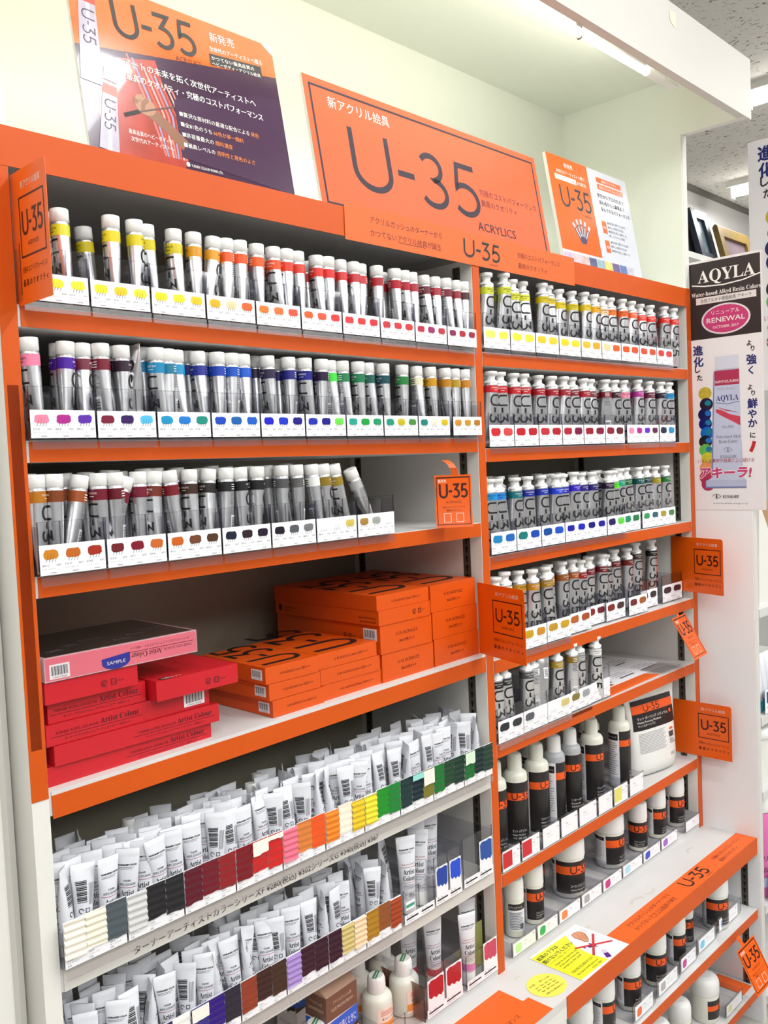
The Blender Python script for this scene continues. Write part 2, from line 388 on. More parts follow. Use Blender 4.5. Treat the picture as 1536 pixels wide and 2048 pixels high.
def tube_body(tab, shoulder, big):
    m = MB()
    m.loft([[(x, y, z) for x, y in squish(a, b)] for z, a, b in tab], SILVER)
    m.lathe(shoulder, CAPW if big else SILVER, 20)
    fn = wrapper(tab, 1); z0 = .084 if not big else .102
    h = .0165 if not big else .021
    m.logo(-h*.52, z0-.002, h, .0001, INK, rot=-PI/2, sx=1.5 if not big else 1.45, fn=fn, wt=.15)
    fb = wrapper(tab, -1)
    zt = z0+.002
    for i in range(7): m.rect(-.007, zt-.0028*i-.0012, .006-(i % 3)*.0015, zt-.0028*i, .0001, GREYINK, fn=fb)
    m.rect(-.006, .03, .006, .052, .0001, PAPER, fn=fb)
    for i in range(9): m.rect(-.0045, .033+.0018*i, .0045, .033+.0018*i+(.0006 if i % 2 else .0011), .0003, INK, fn=fb)
    me = m.build('tube_body').data; return me
def drop_template(me):
    for o in list(bpy.data.objects):
        if o.data == me: bpy.data.objects.remove(o)
    return me
SB = drop_template(tube_body(ST, [(.0112, .102), (.0105, .1035), (.0082, .1045), (.0082, .106)], False))
LB = drop_template(tube_body(LT, [(.0142, .122), (.0138, .1245), (.0082, .1285), (.0078, .1395)], True))
SCAP = drop_template(MB().lathe([(.0104, .1035), (.0113, .1040), (.0113, .1185), (.0107, .1193), (.0085, .1195)], CAPW, 24).build('cap').data)
LCAP = drop_template(MB().lathe([(.0090, .1335), (.0084, .137), (.0124, .1375), (.0124, .1438), (.0119, .1443)], CAPW, 24).build('cap').data)
_B = {}
NAMES = {'yellow': 'CADMIUM YELLOW', 'orange': 'PYRROLE ORANGE', 'red': 'CADMIUM RED', 'dark red': 'QUINACRIDONE', 'blue': 'COBALT BLUE', 'navy': 'ULTRAMARINE BLUE', 'green': 'PERMANENT GREEN', 'brown': 'BURNT SIENNA',
         'black': 'CARBON BLACK', 'ochre': 'YELLOW OCHRE', 'pink': 'LIGHT MAGENTA', 'violet': 'VIOLET'}
def band(rgb, nm, big):
    key = (rgb, nm, big)
    if key not in _B:
        m = MB(); c = mat(rgb, .38, name='band_colour'); r, z0, z1 = (.01145, .0855, .0992) if not big else (.01448, .1035, .1165)
        m.lathe([(r, z0), (r, z1)], c, 24, cap=False)
        ink = INK if sum(rgb)/3 > 120 else WINK
        tab = [(0, r, r), (.2, r, r)]
        w = wrapper(tab, 1, .0002); s = NAMES.get(nm, nm.upper())
        m.text(s, 0, z0+.0075, .0036, .0001, ink, w=.0155 if not big else .02, al='C', fn=w)
        m.rect(-.004, z0+.0042, .004, z0+.0049, .0001, ink, fn=w)
        w2 = wrapper(tab, -1, .0002)
        for i in range(3): m.rect(-.006, z0+.003+.0032*i, .005, z0+.0042+.0032*i, .0001, ink, fn=w2)
        _B[key] = drop_template(m.build('colour_band').data)
    return _B[key]
def cname(c):
    r, g, b = c; mx, mn = max(c), min(c)
    if mx-mn < 26: return 'black' if mx < 62 else 'dark grey' if mx < 110 else 'silver grey' if mx < 205 else 'white'
    if mx < 70: return 'near black'
    if r > 185 and g > 180: return 'lime yellow' if g >= r-6 else 'yellow' if b < 130 else 'cream'
    if r > 180 and g > 120 and b < 90: return 'amber'
    if r > 120 and g > 100 and b < 90: return 'ochre' if g < r*.8 else 'olive gold'
    if r > 200 and b > 125 and g < 190 and b < r: return 'peach' if g > b else 'pink'
    if r > 185 and 50 <= g <= 125: return 'orange'
    if r > 180: return 'red'
    if r > g*1.6 and r > b*1.25: return 'brown' if g > 45 else 'dark red'
    if b > g*1.7 and r > 45 and r > g*1.5: return 'violet'
    if b > g*1.8: return 'navy'
    if b > r and b > g*.98: return 'blue'
    if g > r: return 'green' if b < g*.75 else 'teal'
    return 'brown'
def put_tube(x, y, z, rgb, label, group, big, yaw, lean=0.0, back=0.0, flip=False):
    nm = cname(rgb)
    t = thing('paint_tube', label, 'paint tube', (x, y, z), (back, lean, yaw), group); t.rotation_mode = 'ZXY'
    if flip:
        L = .1443 if big else .1195
        t.location = (x, y, z+L); t.rotation_euler = (PI+back, lean, yaw)
    place('tube_body', LB if big else SB, t); place('cap', LCAP if big else SCAP, t); place('colour_band', band(rgb, nm, big), t)
    return t
# --------------------------------------------------------------- row data: x at the cap, cap height, band colour (lean in degrees)
ROWS = {
 'A': ('top row beside the divider-free outer bay', .9777, False, [(.079, 1.8257, (214, 214, 40)), (.1464, 1.8268, (226, 206, 20)), (.1809, 1.8268, (218, 202, 26)), (.2015, 1.8224, (214, 196, 20)), (.2446, 1.825, (210, 192, 18)), (.2761, 1.816, (214, 150, 16)), (.3107, 1.8231, (222, 152, 18), 7), (.3328, 1.8148, (226, 86, 26)), (.3552, 1.8216, (232, 84, 28)), (.3884, 1.8234, (236, 92, 30)), (.4202, 1.8211, (230, 80, 30)), (.4453, 1.8207, (216, 60, 36)), (.4697, 1.8193, (214, 56, 38)), (.5119, 1.8202, (216, 46, 36)), (.5336, 1.8198, (214, 44, 42)), (.566, 1.8191, (202, 36, 36)), (.5947, 1.8187, (186, 30, 42)), (.6155, 1.8121, (198, 32, 42)), (.6481, 1.811, (166, 26, 40)), (.6893, 1.8184, (172, 26, 42)), (.7144, 1.8188, (172, 26, 46)), (.7395, 1.8191, (166, 26, 46)), (.7761, 1.8198, (100, 22, 36)), (.8054, 1.8195, (162, 22, 46)), (.8311, 1.8188, (118, 22, 42)), (.8635, 1.8205, (142, 22, 40)), (.886, 1.8201, (70, 20, 28))]),
 'B': ('second', .9777, False, [(.0253, 1.6617, (240, 130, 165), -2), (.0727, 1.6563, (74, 22, 156)), (.0985, 1.6566, (112, 32, 52)), (.1218, 1.6606, (120, 24, 48)), (.1512, 1.6592, (46, 26, 42)), (.1773, 1.662, (200, 200, 200), 3, 1), (.2017, 1.6553, (28, 136, 186)), (.2236, 1.6521, (22, 120, 152)), (.2425, 1.6576, (18, 146, 196)), (.276, 1.651, (30, 40, 140)), (.3066, 1.652, (18, 62, 172)), (.3315, 1.6515, (20, 82, 190)), (.3555, 1.6549, (16, 86, 200)), (.3996, 1.6474, (46, 36, 72)), (.4417, 1.6536, (26, 30, 122)), (.4722, 1.654, (26, 26, 132)), (.5083, 1.6542, (38, 20, 58)), (.5335, 1.654, (60, 214, 64)), (.5586, 1.6492, (30, 122, 82)), (.5889, 1.6539, (26, 122, 78)), (.6186, 1.6528, (16, 88, 78)), (.653, 1.6539, (16, 72, 82)), (.7001, 1.6525, (36, 130, 62)), (.7438, 1.6513, (224, 220, 190)), (.7781, 1.6513, (206, 146, 22)), (.8179, 1.652, (192, 130, 28), -3), (.850, 1.6556, (180, 146, 28)), (.880, 1.6562, (196, 126, 18))]),
 'C': ('third', .9777, False, [(.0188, 1.4943, (180, 112, 20)), (.0474, 1.4944, (126, 62, 26)), (.0835, 1.4936, (152, 72, 26), 12), (.1064, 1.4933, (112, 20, 40)), (.13, 1.4924, (104, 22, 36)), (.1488, 1.489, (118, 22, 42), 19), (.1690, 1.4918, (116, 22, 46)), (.1932, 1.4906, (112, 38, 22), 6), (.217, 1.4911, (122, 22, 36), -4), (.2497, 1.4898, (60, 36, 26), 3), (.2837, 1.4893, (36, 30, 28), 7), (.3119, 1.4897, (32, 30, 32), 3), (.3374, 1.4898, (30, 30, 32)), (.3672, 1.4887, (28, 28, 30), 3), (.415, 1.4905, (82, 82, 86)), (.4454, 1.4891, (98, 98, 98), -2), (.48, 1.4895, (234, 236, 236), -4), (.5037, 1.4891, (142, 116, 32), -6), (.5292, 1.489, (152, 126, 36), -10), (.5633, 1.4697, (186, 186, 188), -25)]),
 'P': ('top', .981, True, [(.9547, 1.849, (200, 208, 44)), (1.0116, 1.8551, (204, 208, 40)), (1.0459, 1.8473, (212, 212, 44)), (1.088, 1.8485, (212, 210, 36)), (1.1502, 1.8513, (210, 188, 12)), (1.1823, 1.8507, (212, 188, 14)), (1.2168, 1.8448, (214, 190, 10)), (1.269, 1.8471, (216, 196, 20)), (1.3202, 1.8502, (218, 190, 16)), (1.3596, 1.8492, (226, 166, 14)), (1.3981, 1.848, (240, 204, 156)), (1.439, 1.8498, (236, 112, 24)), (1.4893, 1.8513, (240, 98, 30)), (1.5364, 1.8511, (238, 92, 28)), (1.59, 1.8503, (228, 56, 32)), (1.6286, 1.8502, (226, 50, 34)), (1.698, 1.8529, (226, 48, 36)), (1.7477, 1.8524, (222, 46, 38))]),
 'Q': ('second', .981, True, [(.9592, 1.6594, (202, 30, 42)), (.9905, 1.6591, (192, 22, 36)), (1.0345, 1.6585, (192, 26, 36)), (1.0766, 1.6591, (186, 22, 36)), (1.1312, 1.6586, (172, 22, 36)), (1.1746, 1.6577, (166, 22, 40)), (1.2236, 1.6589, (162, 22, 40)), (1.2682, 1.6601, (130, 22, 42)), (1.3088, 1.6554, (166, 22, 36)), (1.3441, 1.6576, (112, 22, 36)), (1.3972, 1.6585, (122, 18, 40)), (1.4383, 1.6589, (62, 22, 36)), (1.4855, 1.6599, (246, 142, 172)), (1.5579, 1.6636, (172, 42, 142)), (1.6153, 1.6619, (102, 22, 52)), (1.671, 1.6625, (40, 26, 46)), (1.7119, 1.6619, (30, 150, 212))]),
 'R': ('third', .981, True, [(.9464, 1.4487, (30, 142, 212)), (.9783, 1.4455, (30, 130, 216)), (1.0286, 1.4472, (12, 112, 122)), (1.0729, 1.4487, (30, 40, 152)), (1.1335, 1.4472, (26, 52, 172)), (1.1747, 1.4484, (22, 62, 202)), (1.206, 1.4473, (30, 32, 172)), (1.2476, 1.451, (50, 32, 192)), (1.2931, 1.4466, (40, 26, 132)), (1.3317, 1.4458, (36, 26, 112)), (1.4005, 1.4432, (46, 22, 62)), (1.439, 1.4449, (92, 230, 42)), (1.4700, 1.451, (22, 152, 122)), (1.5147, 1.4517, (12, 102, 52)), (1.5724, 1.4509, (12, 86, 82)), (1.6165, 1.4519, (16, 66, 72)), (1.6576, 1.4492, (162, 142, 24)), (1.7084, 1.4506, (22, 112, 52))]),
 'S': ('fourth', .981, True, [(.9500, 1.254, (232, 232, 228)), (.9814, 1.2606, (226, 222, 200)), (1.0381, 1.2559, (192, 142, 32)), (1.0775, 1.2544, (192, 132, 32)), (1.1333, 1.2533, (168, 126, 32)), (1.1718, 1.2532, (182, 122, 22)), (1.2257, 1.2537, (152, 86, 32)), (1.2733, 1.253, (162, 86, 32)), (1.3105, 1.2478, (152, 22, 28)), (1.3423, 1.2524, (122, 18, 32)), (1.4009, 1.252, (112, 22, 32)), (1.4355, 1.2472, (62, 42, 32)), (1.4766, 1.255, (112, 28, 28)), (1.5347, 1.2528, (106, 32, 28)), (1.5874, 1.2613, (60, 40, 36)), (1.6701, 1.2611, (30, 30, 32))]),
 'T': ('fifth', .981, True, [(.9465, 1.0735, (30, 30, 34)), (.9780, 1.069, (46, 46, 48)), (1.0482, 1.0683, (82, 82, 86)), (1.0773, 1.068, (226, 228, 230)), (1.122, 1.07, (200, 200, 202), 6, 1), (1.1611, 1.073, (172, 142, 42)), (1.2172, 1.0751, (142, 112, 42)), (1.2564, 1.0727, (176, 176, 178)), (1.3162, 1.0692, (234, 234, 236))]),
}
FLOOR = {'A': 1.698, 'B': 1.5365, 'C': 1.3735, 'P': 1.6945, 'Q': 1.5105, 'R': 1.3045, 'S': 1.1045, 'T': .9375}
WHERE = {k: '%s %s-tube shelf' % (n, b) for k, n, b in (('A', 'topmost', 'small'), ('B', 'second', 'small'), ('C', 'third', 'small'), ('P', 'topmost', 'large'), ('Q', 'second', 'large'), ('R', 'third', 'large'), ('S', 'fourth', 'large'), ('T', 'fifth', 'large'))}
CX, CZ = -.48547, 1.49173
_seen = {}
for key, (_w, kk, big, lst) in ROWS.items():
    y = (.006 if not big else .011)
    L = .1443 if big else .1195
    lo, hi = (.0128, .8565) if not big else (XM1+.0155, XR0-.0155)
    px = -9
    for i, e in enumerate(lst):
        x, z, c = e[:3]; lean = math.radians(e[3]) if len(e) > 3 else math.radians(R.uniform(-2, 2)); flip = len(e) > 4
        X = CX+(x-CX)*kk; Z = CZ+(z-CZ)*kk
        base = max(FLOOR[key], Z-L)
        if key == 'A': base = max(base-.0, FLOOR['A']-.0079*X)
        yaw = (PI/2+math.radians(R.uniform(-55, 20)) - PI) if not big else math.radians(R.uniform(-38, 2))
        if R.random() < (.22 if not big else .06): yaw += PI
        xb = X-L*math.tan(lean)*.94
        xb = min(max(xb, lo), hi)
        yy = y+(.004 if (X-px) < (.021 if not big else .029) else 0)+R.uniform(0, .003)
        if key == 'R' and X > 1.37: yy += .012
        if key == 'S' and X > 1.12: yy += .018+.010*(X-1.12)/.3
        nm = 'silver' if flip else cname(c)
        lab = '%s silver tube with %s band, %s along the front of the %s' % ('large' if big else 'small', nm, nth(i), WHERE[key])
        if flip: lab = 'upside-down silver paint tube showing its crimp, front of the %s' % WHERE[key]
        put_tube(xb, yy, base, c, lab, 'paint tubes on the '+WHERE[key], big, yaw, lean, math.radians(R.uniform(-3, 1)), flip)
        px = X
        # tubes standing behind in the same slot
        nb = {'A': 2, 'B': 2, 'C': 1, 'P': 1, 'Q': 1, 'R': 2, 'S': 1, 'T': 0}[key]
        for b in range(nb):
            if R.random() < (.25 if b == 0 else .55) and not (key == 'C' and b == 0 and i < 14): continue
            if key == 'C' and i > 15: continue
            dy = (.027 if not big else .034)*(b+1)
            xx = min(max(X+R.uniform(-.004, .004), lo), hi)
            lb = '%s silver tube %s behind the %s front tube of the %s' % ('large' if big else 'small', 'directly' if b == 0 else 'two places', nth(i), WHERE[key])
            put_tube(xx, yy+dy, FLOOR[key]-(.0079*X if key == 'A' else 0)+R.uniform(0, .004), c if not flip else (40, 120, 170), lb, 'paint tubes on the '+WHERE[key], big, (-PI/2+math.radians(R.uniform(-50, 20))) if not big else math.radians(R.uniform(-35, 5)), math.radians(R.uniform(-3, 3)), math.radians(R.uniform(-3, 2)))

# ================================================================ acrylic trays with price cards
_TR = {}
def tray_mesh(w, n, d, hw, lip, hs=None):
    key = (round(w, 4), n, d, hw, lip)
    if key not in _TR:
        m = MB(); hs = hs or hw*.92
        m.box(0, w, 0, d, 0, .0016, ACR)
        m.box(0, w, 0, .0016, .0016, hw, ACR)
        for i in range(n+1):
            x = min(max(w*i/n-.0007, 0), w-.0014)
            m.box(x, x+.0014, .0016, d, .0016, hs, ACRD if i in (0, n) else ACR)
            m.box(x, x+.0014, .0002, .0016, hw*.1, hw+.0003, ACRE)
        m.box(0, w, -.0004, .0016, hw-.0006, hw+.0004, ACRD)
        if lip: m.box(.001, w-.001, -.0022, -.0010, -lip, .0004, LIPM); m.box(.001, w-.001, -.0030, -.0010, -lip-.0006, -lip, LIPM)
        me = m.build('tray_body').data; _TR[key] = drop_template(me)
    return _TR[key]
KANA = ['ライト マゼンタ', 'キナクリドン', 'ウルトラマリン', 'コバルト ブルー', 'アクア ブルー', 'ターコイズ', 'カドミウム レッド', 'ピロール オレンジ', 'ハンザ イエロー', 'プライマリー', 'バーント シェナー', 'パーマネント']
def blob(m, cx, cy, w, h, z, c, T):
    pts = []
    for i in range(14):
        a = 2*PI*i/14; k = (abs(math.cos(a))**5+abs(math.sin(a))**5)**(-1/5)
        pts.append((cx+w/2*k*math.cos(a)*R.uniform(.93, 1.05), cy+h/2*k*math.sin(a)*R.uniform(.90, 1.06)))
    m.poly(pts, z, mat(c, .35, name='paint_swatch'), T)
_code = [112]
def price_card(w, h, sw, par, x, z, y=-.0006, small=False, blanks=None):
    m = MB(); T = FRONT((x, y, z))
    m.box(0, w, 0, h, -.0005, 0, PAPER, T)
    n = len(sw)
    for i, c in enumerate(sw):
        cx = w*(i+.5)/n; bw = w/n*(.66 if n > 2 else .74); yb = h*.68; bh = h*(.32 if n > 2 else .36)
        if c:
            blob(m, cx, yb, bw, bh, .0003, c, T)
            if sum(c)/3 > 120:
                for q in range(3): m.stroke([(cx-bw*.2+q*bw*.2, yb+bh*.1), (cx-bw*.26+q*bw*.2, yb-bh*.5)], .0004, .0005, mat(tuple(int(v*.7) for v in c), .5), T)
        for q in range(4): m.stroke([(cx-bw*.28+q*bw*.2, yb-bh*.48), (cx-bw*.36+q*bw*.2, yb-bh*.82)], .00045, .0004, INK, T)
        _code[0] += R.choice((3, 5, 7))
        if _code[0] > 879: _code[0] = 112
        fs = h*.098
        m.text('%d-%s' % (_code[0], R.choice('ABCD')), cx-bw*.62, yb-bh*1.22, fs, .0003, GREYINK, T)
        m.text('¥297' if R.random() < .5 else '¥429', cx+bw*.66, yb-bh*1.22, fs*.85, .0003, GREYINK, T, al='R')
        m.text(R.choice(KANA), cx-bw*.62, yb-bh*1.22-fs*1.25, fs*.82, .0003, PALEINK, T, w=bw*.9)
        m.rect(cx-bw*.1, h*.055, cx+bw*.3, h*.085, .0003, PALEINK, T)
        if i: m.rect(w*i/n-.0002, h*.4, w*i/n+.0001, h*.93, .0003, mat((214, 214, 224), .6), T)
    return m.build('price_card', par)
def cols(sw):
    out = []
    for c in sw:
        q = cname(c) if c else 'blank'
        if q not in out: out.append(q)
    return ' and '.join(out[:2])
def tray_row(key, xs, ys, zf, sws, ch, hw, d, shelfname, ws=None, dz=0.0):
    for i, (x, sw) in enumerate(zip(xs, sws)):
        w = ws[i] if ws else .0852
        z = zf+dz*x; y = ys[i] if isinstance(ys, (list, tuple)) else ys
        t = thing('display_tray', 'clear tray with %s swatches, %s from nearer post, %s' % (cols(sw), nth(i), shelfname), 'tray', (x, y, z), group='trays on the '+shelfname)
        place('tray_body', tray_mesh(w, len(sw), d, hw, .0105), t)
        price_card(w-.0022, ch, sw, t, .0008, .0022)
Y_ = lambda *a: a
GA = [[(246, 240, 50), (250, 246, 40), (248, 244, 50)], [(246, 238, 30), (244, 204, 24), (240, 226, 40)], [(242, 228, 0), (252, 236, 34), (246, 206, 12)], [(242, 182, 12), (255, 218, 170), (234, 92, 24)], [(242, 124, 24), (244, 116, 40), (226, 74, 44)], [(226, 88, 22), (230, 84, 58), (224, 42, 46)], [(214, 46, 52), (216, 42, 44), (208, 28, 44)], [(204, 38, 52), (206, 40, 56), (206, 40, 44)], [(186, 24, 56), (152, 20, 96), (192, 30, 48)], [(132, 20, 76), (176, 22, 50), (150, 22, 54)]]
tray_row('A', [.002+.0862*i for i in range(10)], -.012, 1.6975, GA, .0330, .0655, .16, WHERE['A'], dz=-.0062)
GB = [[(246, 136, 166), (176, 36, 142), (92, 42, 172)], [(122, 22, 54), (52, 18, 92), (82, 192, 236)], [(22, 150, 202), (22, 126, 216), (22, 142, 130)], [(12, 72, 192), (12, 96, 172), (16, 92, 202)], [(16, 22, 202), (22, 52, 202), (22, 16, 132)], [(22, 42, 182), (16, 16, 142), (112, 226, 82)], [(32, 162, 142), (22, 162, 62), (22, 152, 102)], [(22, 152, 122), (202, 186, 32), (72, 142, 62)], [(22, 132, 122), (244, 234, 214), (222, 192, 32)], [(216, 146, 52), (206, 156, 42), (182, 122, 22)]]
tray_row('B', [.0005+.0862*i for i in range(9)]+[.7835], -.012, 1.5350, GB, .0335, .0635, .16, WHERE['B'], dz=-.0045)
GC = [[(206, 132, 32), (192, 102, 32), (166, 46, 26)], [(112, 32, 36), (126, 18, 36), (202, 102, 42)], [(202, 96, 26), (112, 66, 42), (82, 52, 36)], [(26, 32, 52), (46, 26, 36), (32, 18, 42)], [(26, 20, 36), (86, 90, 96), (122, 122, 126)], [None, (246, 244, 244), (216, 196, 92)], [(172, 132, 62), (166, 170, 166), None]]
tray_row('C', [.001+.0885*i for i in range(7)], -.012, 1.3715, GC, .0362, .0660, .16, WHERE['C'], ws=[.0875]*7, dz=-.003)
GP = [[(244, 244, 104), (242, 242, 76)], [(246, 246, 50), (244, 234, 60)], [(244, 206, 44), (246, 212, 50)], [(236, 218, 24), (242, 222, 36)], [(242, 196, 44), (236, 172, 38)], [(255, 218, 166), (236, 98, 28)], [(232, 86, 26), (230, 78, 34)], [(222, 78, 44), (216, 72, 44)], [(216, 56, 48), (216, 58, 52)]]
tray_row('P', [.8940+.0864*i for i in range(9)], -.004, 1.6935, GP, .0395, .0675, .17, WHERE['P'], dz=.003)
GQ = [[(206, 36, 46), (220, 72, 72)], [(196, 26, 42), (192, 22, 42)], [(196, 46, 56), (182, 26, 42)], [(182, 32, 52), (122, 18, 66)], [(162, 18, 48), (132, 18, 60)], [(142, 32, 52), (96, 28, 36)], [(246, 142, 184), (192, 32, 152), (92, 32, 202), (92, 18, 62)], [(22, 32, 62), (42, 152, 202)]]
tray_row('Q', [.9005, .983, 1.068, 1.155, 1.240, 1.331, 1.428, 1.588], -.004, 1.5090, GQ, .0415, .066, .17, WHERE['Q'], ws=[.0815, .084, .086, .084, .090, .086, .157, .085])
GR = [[(32, 132, 192), (26, 102, 192)], [(16, 122, 122), (22, 72, 182)], [(16, 76, 162), (26, 82, 202)], [(16, 22, 172), (22, 32, 192), (16, 12, 122), (22, 22, 162)], [(32, 18, 92), (102, 222, 72)], [(22, 142, 112), (26, 122, 62)], [(22, 152, 82), (22, 92, 102), (172, 152, 32), (62, 132, 62)]]
tray_row('R', [.8938, .978, 1.065, 1.153, 1.327, 1.412, 1.508], [-.004, -.004, -.004, -.004, -.004, .004, .006], 1.3030, GR, .0415, .066, .17, WHERE['R'], ws=[.0835, .086, .087, .172, .083, .084, .175])
GS = [[(202, 162, 22), (206, 142, 32)], [(196, 152, 42), (206, 160, 30)], [(182, 96, 36), (166, 76, 36)], [(132, 32, 32), (112, 28, 42)], [(132, 36, 32), (76, 46, 42)], [(112, 26, 36), (162, 86, 32)], [(30, 28, 38), (32, 32, 44)], [(46, 34, 42), (52, 34, 46)]]
tray_row('S', [.985, 1.0725, 1.169, 1.262, 1.338, 1.428, 1.522, 1.632], [-.006, -.004, .004, .018, .012, .004, .024, .022], 1.1030, GS, .0425, .070, .15, WHERE['S'], ws=[.084, .091, .090, .084, .088, .090, .088, .110])
GT = [[(32, 34, 40), (42, 46, 52)], [(86, 88, 94), None], [None, (216, 196, 122)], [(132, 116, 46), (162, 164, 166)], [None, None]]
tray_row('T', [.8940, .9805, 1.0675, 1.161, 1.2475], [-.004, -.003, -.002, .002, .004], .9360, GT, .0425, .070, .16, WHERE['T'], ws=[.0855, .086, .091, .086, .084])

# ================================================================ boxes of paint sets
def carton(name, label, cat, x, y, z, w, d, h, m, yaw, face, top=None, group=None, bevel=.0008, side=None):
    t = thing(name, label, cat, (x, y, z), (0, 0, yaw), group)
    q = MB().box(0, w, 0, d, 0, h, m); face(q, FRONT((0, -.0003, 0)), w, h)
    if side: side(q, LEFTF((-.0003, d, 0)), d, h)
    if top: top(q, UPF((0, 0, h+.0003)), w, d)
    q.build('carton', t, bevel=bevel)
    return t
DKRED = mat((84, 12, 26), .5)
def artist_face(x, al='L'):
    def f(q, T, w, h):
        hh = h*.40
        q.text('TURNER ACRYL GOUACHE', x, h*.50, h*.19, 0, DKRED, T, w=.058)
        q.text(serif('Artist Colour'), x+.061, h*.50, hh, 0, DKRED, T, w=.056)
        q.rect(x-.006, h*.38, x+.122, h*.405, 0, DKRED, T)
        q.text('ターナーアクリルガッシュ アーティストカラー 18色セット', x+.012, h*.17, h*.15, 0, DKRED, T, w=.092)
    return f
def code(q, T, x0, y0, w, h, n=16, rot=False):
    q.rect(x0, y0, x0+w, y0+h, 0, PAPER, T)
    x = x0+w*.1
    for i in range(n):
        ww = w*.8/n*(.75 if i % 3 == 0 else .4); q.rect(x, y0+h*.25, x+ww, y0+h*.88, .0001, INK, T); x += w*.8/n
    q.text('4 993453 006281', x0+w*.5, y0+h*.06, h*.15, .0001, INK, T, w=w*.7, al='C')
def recycle(q, T, x, y, h, m):
    q.stroke([(x+h*.5*math.cos(a*.52), y+h*.5*math.sin(a*.52)) for a in range(12)], h*.14, 0, m, T); q.text('紙', x-h*.3, y-h*.28, h*.55, 0, m, T)
    q.ring(x+h*1.2, y-h*.5, x+h*2.2, y+h*.5, h*.14, 0, m, T); q.text('プラ', x+h*1.28, y-h*.2, h*.4, 0, m, T, w=h*.8); q.text('外箱 : 紙', x+h*2.4, y-h*.1, h*.3, 0, m, T)
RG = 'red paint set boxes in one stack'
carton('paint_set_box', 'large red paint set box at the bottom of the red stack', 'box', .006, .016, 1.1090, .244, .17, .0250, REDBOX, .0, artist_face(.115), group=RG)
carton('paint_set_box', 'large red paint set box second from the bottom of the stack', 'box', .016, .012, 1.1345, .244, .17, .0250, REDBOX, -.012, artist_face(.115), group=RG)
def f3(q, T, w, h): artist_face(.012)(q, T, w, h); code(q, T, w-.042, h*.16, .034, h*.74)
carton('paint_set_box', 'large red paint set box with a white barcode label', 'box', .008, .014, 1.1600, .241, .17, .0262, REDBOX, .006, f3, group=RG)
def f4(q, T, w, h): artist_face(.008)(q, T, w, h)
carton('paint_set_box', 'small red paint set box squeezed under the folded red one', 'box', .0135, .018, 1.1867, .136, .17, .0268, REDBOX, -.01, f4, group=RG)
def f5(q, T, w, h): recycle(q, T, w*.62, h*.42, h*.3, DKRED)
def tp(q, T, w, d): q.rect(w*.08, d*.02, w*.2, d*.08, 0, INK, T); q.text('18色セット', w*.1, d*.035, d*.04, .0001, WINK, T)
carton('paint_set_box', 'small red paint set box directly under the sample pack', 'box', .0060, .006, 1.2140, .127, .17, .0262, REDBOX, .0, f5, top=tp, group=RG)
carton('paint_set_box', 'small red paint set box shifted towards the orange boxes', 'box', .1535, -.004, 1.1868, .133, .17, .0270, REDBOX, .0, f5, top=tp, group=RG)
def f7(q, T, w, h):
    T2 = T @ Matrix.Translation((w, h, 0)) @ Matrix.Rotation(PI, 4, 'Z')
    q.rect(.001, .0012, w-.001, h-.001, -.0001, PINKBOX, T)
    q.text('TURNER ACRYL GOUACHE', .008, h*.52, h*.16, 0, DKRED, T2, w=.044); q.text(serif('Artist Colour'), .055, h*.50, h*.34, 0, DKRED, T2, w=.046)
    q.rect(.006, h*.42, .116, h*.445, 0, DKRED, T2); q.text('ターナーアクリルガッシュ アーティストカラー 18色セット', .012, h*.22, h*.14, 0, DKRED, T2, w=.09)
    code(q, T, .006, h*.1, .026, h*.6)
    pts = [(.095+.020*math.cos(a), h*.30+h*.30*math.sin(a)) for a in [PI+PI*i/14 for i in range(15)]]+[(.115, h*.62), (.075, h*.50)]
    q.poly(pts, .0002, mat((36, 40, 160), .35), T); q.text('SAMPLE', .095, h*.22, h*.2, .0004, WINK, T, w=.026, al='C')
t = carton('sample_set', 'wrapped pink sample pack with blue SAMPLE sticker, top of red stack', 'box', .0065, .004, 1.2415, .218, .17, .0300, mat((236, 190, 196), .3), -.01, f7, bevel=.002)
MB().box(-.001, .219, -.0012, .171, -.0005, .0312, SHRINK).build('shrink_wrap', t)
q = MB(); T = UPF((0, 0, .0303))
q.rect(.004, .004, .214, .166, 0, mat((62, 52, 46), .25, vary=.3, scale=30), T)
for i in range(6): q.text(R.choice(('Artist', 'Colour', 'ACRYL', '18色')), .02+.03*i, .03+.018*(i % 3), .012, .0002, GREYINK, T)
q.build('display_window', t)
OG = 'orange paint set boxes'
def of(txt, barcode=False, k=1.0):
    def f(q, T, w, h):
        two = isinstance(txt, tuple)
        if two:
            q.text(txt[0], w*.5, h*.56, h*.155, 0, BROWNINK, T, w=w*.42, al='C'); q.text(txt[1], w*.5, h*.30, h*.14, 0, BROWNINK, T, w=w*.30, al='C')
        else: q.text(txt, w*.56, h*.42, h*.20, 0, BROWNINK, T, w=w*.58, al='C')
    return f
def bside(q, T, w, h): code(q, T, w-.034, h*.2, .026, h*.62, 12)
def otop(q, T, w, d):
    q.logo(w*.93, d*.10, w*.82, 0, INK, T, rot=PI/2, sx=.72, wt=.12)
    q.text('HEAVY BODY ACRYLICS', w*.1, d*.8, .004, 0, BROWNINK, T)
def oside24(q, T, w, h):
    q.ell(w*.05, h*.5, .005, .0065, 0, BROWNINK, T); q.text('TURNER COLOUR WORKS LTD.', w*.09, h*.5, .0045, 0, BROWNINK, T, w=.034); q.text('ACRYLICS', w*.09, h*.28, .0045, 0, BROWNINK, T, w=.02)
    q.text('HEAVY BODY ACRYLICS', w-.048, h*.42, .0045, 0, BROWNINK, T, w=.042); q.text('20ml 24COLOURS SET', w-.046, h*.16, .0045, 0, BROWNINK, T, w=.040)
